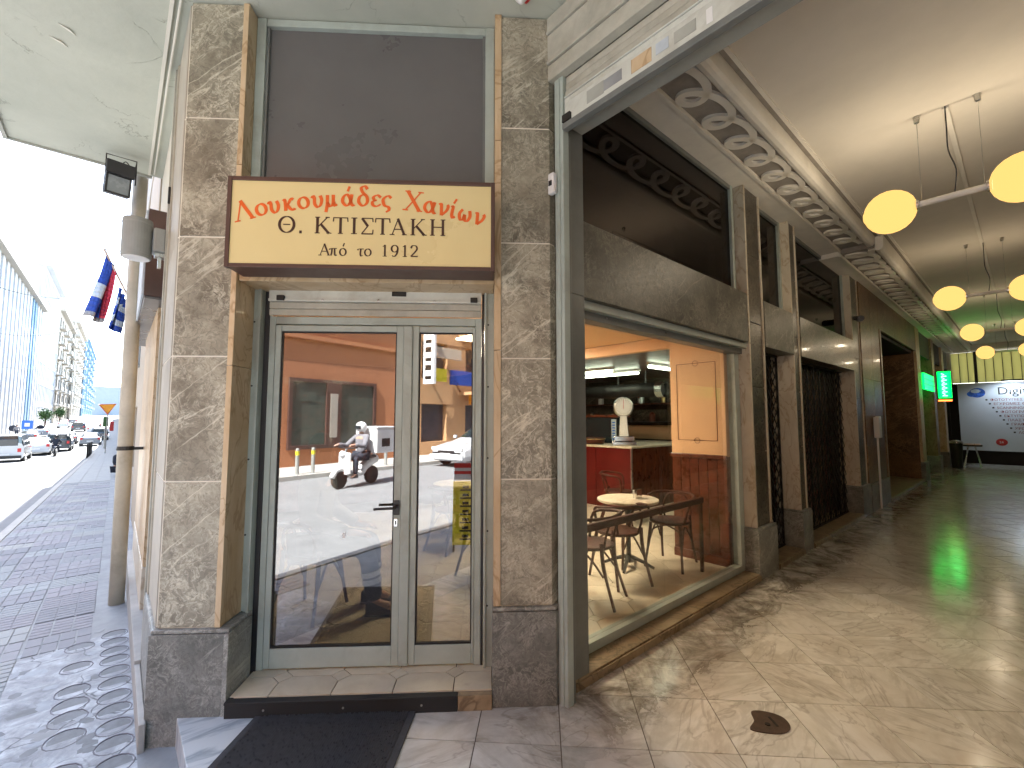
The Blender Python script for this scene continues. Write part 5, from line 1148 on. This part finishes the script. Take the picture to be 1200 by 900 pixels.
# masses of the block: unseen, height set to shade the pavement and block sky
bk = thing('corner_building', 'unseen upper floors and rear walls of the corner building above the cafe and arcade', 'building', (12, 3, 4.3))
slab('upper_floors', .45, 23.3, -6, 12, 4.34, 12, 'beige_wall', bk, 0); slab('rear_wall', .5, 23.3, 9.3, 12, -.6, 4.33, 'beige_wall', bk, 0); slab('side_wall', 9.0, 23.0, 3.7, 9.29, -.5, 4.33, 'beige_wall', bk, 0)
slab('passage_side', .34, 23.3, -6, -1.33, -.5, 4.125, 'beige_wall', bk, 0)
slab('street_front', .30, .49, 7.21, 12, -.6, 6, 'beige_wall', bk, 0)
# ------------------------------------------------------------------ STREET BUILDINGS
def building(label, x0, x1, y0, y1, h, mat, face, floors, bays, win='window_dark', ww=.55, wh=.6, fins=0, base=None, balc=False, name='apartment_building', z0=None, cornice=True, finmat=None, blue=()):
    """front wall on x = face, windows set in real openings between piers and floor bands"""
    zb = (zp((y0+y1)/2) if z0 is None else z0)-.5; zt = zp(y0)+h
    t = thing(name, label, 'building', ((x0+x1)/2, (y0+y1)/2, zb))
    s = 1 if face == x1 else -1
    mk('walls', MB().box(min(x0, x1)+(0 if s > 0 else .35), max(x0, x1)-(.35 if s > 0 else 0), y0, y1, zb, zt), mat, t)
    fx0, fx1 = (face-.35, face) if s > 0 else (face, face+.35)
    fh = (zt-zb-1.0)/floors; bw = (y1-y0)/bays; band = None; pier = None; wi = None
    for f in range(floors+1):
        loc = (0, 0, zb+.5+f*fh-t.location.z)
        if band is None: band = mk('floor_band', MB().box(fx0-t.location.x, fx1-t.location.x, y0-t.location.y, y1-t.location.y, -fh*(1-wh)/2, fh*(1-wh)/2), mat, t, rel=False); band.location = loc
        else: inst(band, 'floor_band', t, loc)
    for k in range(bays+1):
        loc = (0, y0+k*bw-t.location.y, zb-t.location.z); e = bw*(1-ww)/2; fm = finmat or mat
        if pier is None: pier = mk('pier', MB().box(fx0+.02-t.location.x, fx1+(.25 if fins and s > 0 else -.02)-t.location.x, -e, e, 0, zt-zb), fm, t, rel=False); pier.location = loc
        elif (k in blue): o = inst(pier, 'pier', t, loc); o.data = o.data.copy(); o.data.materials[0] = M['facade_blue']
        else: inst(pier, 'pier', t, loc)
    for f in range(floors):
        for k in range(bays):
            loc = (0, y0+(k+.5)*bw-t.location.y, zb+.5+(f+.5)*fh-t.location.z)
            if wi is None: wi = mk('window', MB().box((fx0 if s > 0 else fx1)-.03-t.location.x, (fx0 if s > 0 else fx1)+.03+(.04 if s > 0 else -.04)-t.location.x, -bw*ww/2, bw*ww/2, -fh*wh/2, fh*wh/2), win, t, rel=False); wi.location = loc
            else: inst(wi, 'window', t, loc)
            if balc and f > 0 and k % 2 == 0:
                bl_ = MB().box(face-t.location.x, face+s*1.1-t.location.x, -bw*.45, bw*.45, -fh*.5-.1, -fh*.5+.05).box(face+s*1.05-t.location.x, face+s*1.1-t.location.x, -bw*.45, bw*.45, -fh*.5+.05, -fh*.5+.95)
                if 'b' not in pro2: pro2['b'] = None
                if pro2.get(t.name) is None: o = mk('balcony', bl_, 'facade_grey' if k % 4 else mat, t, rel=False); o.location = loc; pro2[t.name] = o
                else: inst(pro2[t.name], 'balcony', t, loc)
    if cornice: mk('cornice', MB().box(min(x0, x1)-.2*(s < 0), max(x0, x1)+(.9 if s > 0 else 0), y0-.2, y1+.2, zt, zt+.6), base or mat, t)
    return t
pro2 = {}
building('white building with tall pale blue fins and a beige overhanging cornice across the street', -26, OX, 72, 119, 22.5, 'facade_white', OX, 5, 16, 'window_mauve', .5, .86, 1, 'facade_cream', name='office_building', blue=(12, 13), finmat='facade_white')
building('white office building with rows of narrow mauve windows, behind the blue finned one', -26, OX, 120, 150, 30.5, 'facade_white', OX, 7, 14, 'window_mauve', .62, .78, 0, name='office_building')
building('cream apartment building with balconies beyond the mauve windowed offices', -24, OX, 152, 192, 27, 'facade_cream', OX, 7, 7, balc=True)
building('taller cream apartment building farther down the street', -24, OX+.5, 194, 240, 30, 'facade_cream', OX+.5, 8, 8, balc=True)
building('blue grey apartment building with stacked balconies near the end of the street', -24, OX+1.0, 244, 330, 30, 'facade_blue', OX+1.0, 9, 9, balc=True)
building('pale hazy building closing the far end of the street', -14, 22, 420, 440, 20, 'facade_grey', 22, 5, 2, name='distant_building')
# opposite side, reflected in the glass door
ob = thing('orange_building', 'terracotta orange building across the street, mirrored in the door glass', 'building', (-14, -3, -.2))
slab('wall', -20, OX, -9, 4, -.5, 5.6, 'terracotta_wall', ob, 0); slab('upper_wall', -20, OX-.05, -9, 4, 5.64, 15, 'terracotta_wall', ob, 0)
slab('ledge', OX+.001, OX+.12, -9, 4, 4.4, 4.55, 'terracotta_wall', ob); slab('string_course', OX+.001, OX+.18, -9, 4, 5.6, 5.8, 'beige_wall', ob)
slab('upper_panel', OX-.049, OX+.05, -8.2, -6.6, 5.9, 8, 'facade_cream', ob)
for y in (-8.5, -5.5, -2.5, .5):
    w = slab('window', OX-.045, OX+.0, y, y+1.3, 7, 9, 'window_dark', ob, 0)
wn_ = thing('shop_front_window', 'large dark brown framed shop window in the orange building, mirrored in the door glass', 'window', (OX, -5.4, .6))
for nm, a in (('frame', (-7.15, -3.55, .52, .66)), ('frame', (-7.15, -3.55, 2.88, 3.0)), ('frame', (-3.67, -3.55, .661, 2.879)), ('frame', (-7.15, -7.03, .661, 2.879)), ('mullion', (-5.55, -4.95, .661, 2.879))):
    slab(nm, OX+.002, OX+.1, *a, 'sign_brown', wn_, .005)
plain('pane_green', (.07, .085, .07), .15, var=.1); slab('pane', OX+.003, OX+.03, -4.949, -3.671, .662, 2.878, 'pane_green', wn_, 0); slab('pane', OX+.003, OX+.03, -7.029, -5.551, .662, 2.878, 'pane_green', wn_, 0)
slab('blind', OX+.031, OX+.05, -4.6, -3.8, 2.2, 2.87, 'pane_green', wn_)
slab('notice', OX+.101, OX+.12, -5.4, -5.1, .9, 2.5, 'facade_cream', wn_)
plain('apricot_wall', (.52, .30, .15), .8, var=.06, scale=1)
sh2 = building('apricot shop building with many small signs, mirrored in the narrow door leaf', -20, OX, -27, -9.05, 15, 'apricot_wall', OX, 5, 6, balc=True, name='shop_building')
rnd = random.Random(31)
for k, (y, z, w, h, c) in enumerate(((-10.2, 3.3, 1.4, .6, 'yellow'), (-12, 3.2, 1.6, .7, 'flag_blue'), (-14, 3.4, 1.8, .6, 'red'), (-11, 4.4, 1.8, .5, 'beige_wall'), (-13.2, 2.3, 1.2, .5, 'orange'), (-16, 3.3, 2, .7, 'white_paint'))):
    t = thing('shop_sign', 'plain %s shop sign board on the beige building across the street' % {'yellow': 'yellow', 'flag_blue': 'blue', 'white_paint': 'white', 'red': 'red', 'beige_wall': 'beige', 'orange': 'orange'}[c], 'sign', (OX+.2, y, z)); slab('board', OX+.3, OX+.42, y-w/2, y+w/2, z, z+h, c, t, .01); slab('bracket', OX+.0, OX+.299, y-.05, y+.05, z+.1, z+.15, 'iron', t, 0)
vb = thing('vertical_sign', 'white vertical projecting sign with dark marks across the street', 'sign', (OX+.8, -9.6, 4))
slab('board', OX+.45, OX+1.1, -9.5, -9.35, 3.1, 6.2, 'white_paint', vb, .01)
for k in range(7): slab('mark', OX+.58, OX+.95, -9.349, -9.34, 3.3+k*.4, 3.45+k*.4+.08*(k % 2), 'iron', vb, 0)
building('plain cream building across the street left of the orange one', -22, OX, 4.2, 34, 15, 'facade_cream', OX, 5, 8); building('plain grey building across the street before the fins', -22, OX, 34.5, 71, 18, 'facade_grey', OX, 6, 9)
building('plain pale apartment building beyond the signs across the street', -22, OX, -60, -27.2, 16, 'facade_cream', OX, 5, 9)
# our side of the street
building('beige building adjoining the cafe down the street', .42, 16, 12.2, 32, 13, 'beige_wall', .42, 4, 5); building('pale building on the near side far down the street', .5, 16, 32.5, 68, 13, 'facade_cream', .5, 4, 8); building('grey building on the near side at the far end', .9, 16, 69, 200, 14, 'facade_grey', .9, 4, 16)
building('building on the near side behind the photographer', .5, 16, -40, -6.1, 13, 'beige_wall', .5, 4, 6)

# ------------------------------------------------------------------ VEHICLES
def car(label, x, y, rz, paint, kind='sedan', group='cars in the street'):
    """nose to -Y in its own frame"""
    t = thing('parked_car' if kind != 'van' else 'van', label, 'car' if kind != 'van' else 'van', (0, 0, 0), group=group)
    L_, Wd, H = {'sedan': (4.3, .86, 1.42), 'suv': (4.3, .9, 1.7), 'van': (4.4, .9, 1.85)}[kind]; hl = L_/2
    # stations: y, lower z, belt z, roof z, half width low, half width roof
    if kind == 'sedan': st = [(-hl, .35, .62, .66, .70, .62), (-hl+.12, .22, .70, .74, .80, .72), (-hl+.9, .2, .84, .88, .85, .74), (-hl+1.35, .2, .90, 1.02, .86, .66), (-hl+1.95, .2, .92, 1.38, .86, .58), (-.0+.3, .2, .93, 1.42, .86, .58), (hl-1.2, .2, .94, 1.34, .86, .58), (hl-.65, .2, .95, 1.05, .85, .66), (hl-.12, .24, .92, .96, .8, .7), (hl, .36, .8, .84, .72, .62)]
    elif kind == 'suv': st = [(-hl, .4, .8, .84, .74, .66), (-hl+.12, .28, .95, .99, .84, .76), (-hl+.85, .25, 1.02, 1.06, .88, .76), (-hl+1.2, .25, 1.05, 1.2, .9, .7), (-hl+1.75, .25, 1.06, 1.64, .9, .64), (0, .25, 1.07, 1.7, .9, .64), (hl-.6, .25, 1.07, 1.66, .9, .64), (hl-.2, .28, 1.05, 1.4, .88, .68), (hl, .42, .98, 1.02, .8, .7)]
    else: st = [(-hl, .4, .8, .84, .74, .66), (-hl+.12, .28, .95, .99, .84, .76), (-hl+.6, .25, 1.05, 1.12, .88, .76), (-hl+.95, .25, 1.1, 1.4, .9, .72), (-hl+1.4, .25, 1.12, 1.8, .9, .7), (0, .25, 1.12, 1.85, .9, .7), (hl-.3, .25, 1.12, 1.83, .9, .7), (hl-.05, .26, 1.1, 1.78, .9, .72), (hl, .42, 1.08, 1.3, .88, .78)]
    def ring(s): y_, lo, be, ro, w, wr_ = s; return [(-w*.9, y_, lo), (-w, y_, lo+.18), (-w, y_, be-.12), (-w*.96, y_, be), (-wr_, y_, ro-.05), (-wr_*.8, y_, ro), (wr_*.8, y_, ro), (wr_, y_, ro-.05), (w*.96, y_, be), (w, y_, be-.12), (w, y_, lo+.18), (w*.9, y_, lo)]
    R_ = [ring(s) for s in st]; vs = [p for r in R_ for p in r]; body = []; glass_ = []; n = 12
    for i in range(len(R_)-1):
        tall = (st[i][3]-st[i][2] > .15) or (st[i+1][3]-st[i+1][2] > .15)
        both = (st[i][3]-st[i][2] > .3) and (st[i+1][3]-st[i+1][2] > .3)
        for k in range(n):
            f = (i*n+k, i*n+(k+1) % n, (i+1)*n+(k+1) % n, (i+1)*n+k)
            g = tall and ((k in (3, 7)) or (k in (4, 5, 6) and not both))
            (glass_ if g else body).append(f)
    body += [tuple(range(n)), tuple(range((len(R_)-1)*n, len(R_)*n))]
    mk('body', MB().add(vs, body), paint, t, rel=False, bev=.02, smooth=False)
    mk('windows', MB().add([(p[0]*1.0, p[1], p[2]) for p in vs], glass_), 'car_glass', t, rel=False)
    if kind != 'sedan': mk('rear_window', MB().box(-.6, .6, hl-.045, hl+.012 if kind == 'van' else hl-.03, 1.12, 1.55), 'car_glass', t, rel=False, bev=.02)
    for sx in (1, -1):
        for yy in (-hl+.8, hl-.8):
            w = mk('wheel', MB().lathe([(.2, -.1), (.31, -.1), (.32, -.06), (.32, .06), (.31, .1), (.2, .1)], 20, Matrix.Translation((sx*(Wd-.1), yy, .32)) @ Matrix.Rotation(radians(90), 4, 'Y')), 'rubber_black', t, rel=False)
            mk('rim', MB().lathe([(0, -.105), (.19, -.105), (.2, 0), (.19, .105), (0, .105)], 16, Matrix.Translation((sx*(Wd-.1), yy, .32)) @ Matrix.Rotation(radians(90), 4, 'Y')), 'steel', w, rel=False)
        mk('headlight', MB().box(sx*.62-.13, sx*.62+.13, -hl-.01, -hl+.1, .6, .72), 'plastic_white', t, rel=False, bev=.02)
        mk('taillight', MB().box(sx*.68-.09, sx*.68+.09, hl-.1, hl+.015, .7, .95), 'red', t, rel=False, bev=.02)
        mk('mirror', MB().box(sx*.93-.07, sx*.93+.07, -hl+1.45, -hl+1.55, .98, 1.1), paint, t, rel=False, bev=.02)
    mk('bumper', MB().box(-.8, .8, hl-.03, hl+.05, .3, .48).box(-.8, .8, -hl-.05, -hl+.03, .28, .46), 'black_plastic' if kind == 'van' else paint, t, rel=False, bev=.02)
    mk('number_plate', MB().box(-.26, .26, hl+.052, hl+.06, .5, .61).box(-.26, .26, -hl-.06, -hl-.052, .4, .51), 'plastic_white', t, rel=False)
    mk('grille', MB().box(-.4, .4, -hl-.012, -hl+.05, .52, .6), 'black_plastic', t, rel=False)
    t.location = (x, y, zp(y)-.12); t.rotation_euler = (0, 0, rz); return t
car('white van seen from behind at the left edge of the picture', -5.45, 46.3, pi, 'car_white', 'van')
car('white low car parked beyond the white van', -4.75, 54.0, pi, 'car_white')
car('dark estate car beyond the motorcyclist in the street', -3.9, 59.2, pi, 'car_dark', 'suv')
car('grey car seen from behind in the middle of the street', -2.05, 68.0, pi, 'car_grey', 'sedan')
car('dark car left of the grey car farther down the street', -4.2, 74, pi, 'car_dark')
car('small white car climbing the far slope of the street', -2.7, 100, pi, 'car_white'); car('grey car high on the far slope of the street', -3.0, 118, pi, 'car_grey'); car('dark suv on the far slope of the street', -4.9, 108, pi, 'car_dark', 'suv')
car('dark car at the kerb below the yield sign', -.62-1.0, 80, pi, 'car_dark', 'suv')
for i, y in enumerate((66, 80, 92, 126, 150)): car(['white car parked along the far kerb nearest the white van', 'dark car parked along the far kerb', 'grey car parked along the far kerb by the blue sign', 'white car parked on the slope by the far kerb', 'dark car parked on the slope by the far kerb'][i], -7.9, y, pi, ['car_white', 'car_dark', 'car_grey', 'car_white', 'car_dark'][i])
car('white parked car across the street, mirrored in the narrow door leaf', -7.9, -9.7, pi, 'car_white')
def scooter(label, loc, rz, box=True, paint='plastic_white'):
    """front wheel towards -Y"""
    t = thing('scooter', label, 'motorbike', loc, rz)
    for yy, nm in ((-.62, 'wheel'), (.55, 'wheel')):
        T = Matrix.Translation((0, yy, .24)) @ Matrix.Rotation(radians(90), 4, 'Y')
        w = mk(nm, MB().lathe([(.15, -.05), (.23, -.05), (.245, 0), (.23, .05), (.15, .05)], 20, T), 'rubber_black', t, rel=False); mk('rim', MB().lathe([(0, -.03), (.15, -.03), (.15, .03), (0, .03)], 12, T), 'steel', w, rel=False)
    mk('body', MB().tube(cat([Vector(p) for p in ((0, -.32, .35), (0, .05, .33), (0, .3, .52), (0, .7, .68))], 5), [.08]*6+[.13]*10, 10), paint, t, rel=False, smooth=True)
    mk('leg_shield', MB().prism([(-.2, -.42), (.2, -.42), (.14, -.52), (-.14, -.52)], .34, .9), paint, t, rel=False, bev=.03)
    mk('fork', MB().tube([(0, -.62, .24), (0, -.5, .6), (0, -.4, 1.0)], .03, 8), 'steel', t, rel=False); mk('handlebar', MB().tube([(-.32, -.34, 1.02), (0, -.42, 1.0), (.32, -.34, 1.02)], .018, 8), 'black_plastic', t, rel=False)
    mk('headlight', MB().lathe([(0, -.06), (.08, -.04), (.09, .03), (0, .05)], 14, Matrix.Translation((0, -.52, .86)) @ Matrix.Rotation(radians(90), 4, 'X')), 'plastic_white', t, rel=False, smooth=True)
    mk('mudguard', MB().tube([(0, -.87, .3), (0, -.75, .46), (0, -.6, .5), (0, -.45, .44)], .07, 8), paint, t, rel=False, smooth=True)
    mk('seat', MB().box(-.13, .13, -.02, .62, .70, .78), 'black_plastic', t, rel=False, bev=.04)
    return t
sc1 = scooter('white delivery scooter in the street, mirrored in the wide door leaf', (-6.7, -2.9, -.1725), pi-.2)
pr1 = person('delivery rider with white helmet on the scooter, mirrored in the door', (-6.72, -3.05, -.1725), pi-.2, 'ride', shirt='cloth_grey', helmet='plastic_white', seat=.72)
dbx = thing('delivery_box', 'big white delivery box on the back of the mirrored scooter', 'box', (-6.75, -3.62, .62)); TB = Matrix.Translation((-6.82, -3.56, .66)) @ Matrix.Rotation(-.2, 4, 'Z') @ Matrix.Scale(1.12, 4)
mk('box', MB().box(-.33, .33, -.33, .33, 0, .58, TB), 'plastic_white', dbx, bev=.03); mk('lid', MB().box(-.34, .34, -.34, .34, .585, .64, TB), 'plastic_white', dbx, bev=.02); mk('print', MB().box(.331, .334, -.15, .15, .15, .35, TB), 'iron', dbx)
y = 50.7; scooter('dark motorcycle riding away up the street', (-3.55, y, zp(y)-.12), 0, paint='car_dark'); person('motorcyclist in dark clothes with a black helmet riding away', (-3.55, y+.1, zp(y)-.12), 0, 'ride', helmet='black_plastic', seat=.72)
bpy.data.objects['scooter.001'].rotation_euler[2] = pi
for o in bpy.data.objects:
    if o.get('label', '').startswith('motorcyclist'): o.rotation_euler[2] = pi; o.location.y = y-.1
y = 24; person('crouched dark figure sitting by the street wall farther down the pavement', (.10, y, zp(y)-.02), radians(60), 'sit', seat=.2)
person('pedestrian in grey on the far pavement by the blue sign', (-9.9, 88, zp(88)), 0, 'stand', shirt='cloth_grey'); person('pedestrian in pale jacket on the far pavement beyond the white van', (-10.2, 70, zp(70)), 0, 'stand', shirt='flag_white')
def bollard(loc, lab):
    t = thing('bollard', lab, 'bollard', loc, group='bollards with yellow bands on the far pavement'); T = Matrix.Translation(Vector(loc))
    mk('post', MB().lathe([(.055, 0), (.055, .72), (.04, .76), (0, .77)], 14, T), 'lamp_grey', t); mk('yellow_band', MB().lathe([(.058, .56), (.058, .68)], 14, T), 'yellow', t)
for i, (x, y) in enumerate(((-9.35, -2.75), (-9.35, -3.25), (-9.35, -6.0), (-9.35, -6.6), (-9.35, -.5))): bollard((x, y, -.0525), 'grey bollard with yellow band on the far pavement, %s in its row' % ['second', 'third', 'fourth', 'fifth', 'first'][i])
# yellow board on the near pavement, seen only in the door glass
yb_ = thing('pavement_board', 'yellow pavement board with black pictograms and red and white header, mirrored in the narrow leaf', 'sign board', (-.16, .24, -.05))
TY = Matrix.Translation((-.20, .20, -.06)) @ Matrix.Rotation(radians(141.8), 4, 'Z') @ Matrix.Rotation(radians(-8), 4, 'X')
mk('panel', MB().box(-.22, .17, 0, .012, .08, .86, TY), 'yellow', yb_, bev=.004); mk('header', MB().box(-.24, .16, -.01, .015, .87, 1.1, TY), 'white_paint', yb_, bev=.004); mk('header_stripe', MB().box(-.24, .16, -.014, -.0105, .95, .99, TY).box(-.24, .16, -.014, -.0105, 1.03, 1.09, TY).box(-.24, .16, .0155, .018, .95, .99, TY).box(-.24, .16, .0155, .018, 1.03, 1.09, TY), 'red', yb_)
pm = MB(); rnd = random.Random(4)
for k in range(7):
    z = .14+k*.1
    for s_ in (-1, 1): pm.box(-.06, .08, (-.004 if s_ < 0 else .0125), (-.0005 if s_ < 0 else .016), z, z+.02, TY).box(-.03, .05, (-.004 if s_ < 0 else .0125), (-.0005 if s_ < 0 else .016), z+.03, z+.065, TY)
mk('pictograms', pm, 'black_plastic', yb_)
for x in (-.2, .15): mk('leg', MB().box(x-.012, x+.012, 0, .012, 0, .08, TY), 'iron', yb_)
# street furniture
kr = thing('kerb_railing', 'short black railing on the kerb down the street', 'railing', (-1.45, 46, -1.1))
for k in range(8):
    y = 42+k*1.1; mk('post', MB().tube([(-1.42, y, zp(y)), (-1.42, y, zp(y)+1.0)], .035, 8), 'iron', kr)
    if k < 7 and k != 2: mk('panel', MB().box(-1.44, -1.40, y+.1, y+1.0, zp(y)+.25, zp(y)+.9), 'iron', kr)
ys = thing('yield_sign', 'orange yellow yield triangle with red edge on a pole by the near kerb', 'traffic sign', (-.8, 52, -1.2)); y = 50
mk('plate', MB().add([(-1.18, y, 2.72), (-.12, y, 2.78), (-.60, y, 1.92), (-1.18, y+.03, 2.72), (-.12, y+.03, 2.78), (-.60, y+.03, 1.92)], [(0, 1, 2), (5, 4, 3), (0, 3, 4, 1), (1, 4, 5, 2), (2, 5, 3, 0)]), 'orange', ys)
mk('red_edge', MB().tube([(-1.18, y-.01, 2.72), (-.12, y-.01, 2.78), (-.60, y-.01, 1.92)], .05, 5, closed=True), 'red', ys); mk('pole', MB().tube([(-.60, y+.06, zp(y)), (-.60, y+.06, 2.7)], .035, 8), 'steel', ys)
tl_ = thing('traffic_light', 'dark green cased traffic light by the yield sign', 'traffic light', (-.9, 58, -1.2)); mk('pole', MB().tube([(-.8, 58, zp(58)), (-.8, 58, 1.6)], .05, 8), 'steel', tl_); mk('case', MB().box(-1.0, -.6, 57.8, 58.1, .8, 1.75), 'leaf', tl_, bev=.05); mk('case', MB().box(-.5, -.2, 58.2, 58.4, .4, 1.3), 'red', tl_, bev=.05)
bs = thing('parking_sign', 'square blue sign with a white mark on the far pavement', 'traffic sign', (-9.4, 92, -1)); mk('plate', MB().box(-9.95, -8.85, 92, 92.05, 0.1, 1.3), 'blue', bs); mk('mark', MB().box(-9.65, -9.15, 91.98, 91.999, .45, .95), 'white_paint', bs); mk('pole', MB().tube([(-9.4, 92.08, zp(92)), (-9.4, 92.08, .8)], .05, 8), 'steel', bs)
for i, x in enumerate((-10.6, -8.0)):
    t = thing('round_sign', 'dark round road sign %s of the blue square one' % ('left', 'right')[i], 'traffic sign', (x, 91, -1)); mk('disc', MB().lathe([(.42, 0), (.42, .03)], 20, Matrix.Translation((x, 91, .25)) @ Matrix.Rotation(radians(90), 4, 'X')), 'cloth_dark', t); mk('pole', MB().tube([(x, 91.05, zp(91)), (x, 91.05, .3)], .04, 8), 'steel', t)
def tree(x, y, h, r, lab, seed):
    t = thing('street_tree', lab, 'tree', (x, y, zp(y)), group='street trees'); rnd = random.Random(seed); z = zp(y)
    mk('trunk', MB().tube([(x, y, z), (x+.05, y, z+h*.45), (x-.05, y, z+h*.7)], [.13, .1, .06], 8), 'wood_chair', t)
    b = MB()
    for k in range(900):
        d = Vector((rnd.gauss(0, 1), rnd.gauss(0, 1), rnd.gauss(0, 1))).normalized()*r*rnd.random()**.4*(.7+.3*sin(k)); c = Vector((x, y, z+h*.72))+d*1.0
        a = rnd.uniform(0, 6.28); s_ = rnd.uniform(.08, .16); q = Matrix.Translation(c) @ Matrix.Rotation(a, 4, Vector((rnd.random(), rnd.random(), rnd.random())).normalized())
        b.add([(-s_, -s_*.5, 0), (s_, -s_*.5, 0), (s_*.6, s_, 0), (-s_*.6, s_, 0)], [(0, 1, 2, 3)], q)
    o = mk('crown', b, 'leaf', t); o['kind'] = 'stuff'
tree(-10.2, 122, 3.4, 1.3, 'small green street tree on the far pavement before the cream building', 1); tree(-10.2, 150, 3.6, 1.3, 'second small street tree farther along the far pavement', 2)
for i, (a, c, s_) in enumerate((((-11.5, 60, 15), (.5, 34, 9), 1.5), ((-11.5, 82, 12), (.6, 50, 11), 1.2), ((-11.5, 64, 7), (.6, 96, 13), 2))):
    P = [Vector(a).lerp(Vector(c), k/12)-Vector((0, 0, s_*4*(k/12)*(1-k/12))) for k in range(13)]
    tag(mk('overhead_cable', MB().tube(P, .02, 4), 'iron', None, loc=a), 'thin dark cable slung across the street, %s of three' % ('nearest', 'middle', 'farthest')[i], 'cable')
for i, (y, z) in enumerate(((17, 3.1), (19.5, 2.2), (28, 3.6))):
    t = thing('wall_unit', 'grey box unit fixed on the street wall, %s along the pavement' % ('first', 'second', 'third')[i], 'air conditioner', (.3, y, z)); slab('case', .1, .42, y-.4, y+.4, z, z+.55, 'lamp_grey', t); slab('grille', .095, .0995, y-.3, y+.3, z+.08, z+.48, 'iron', t)
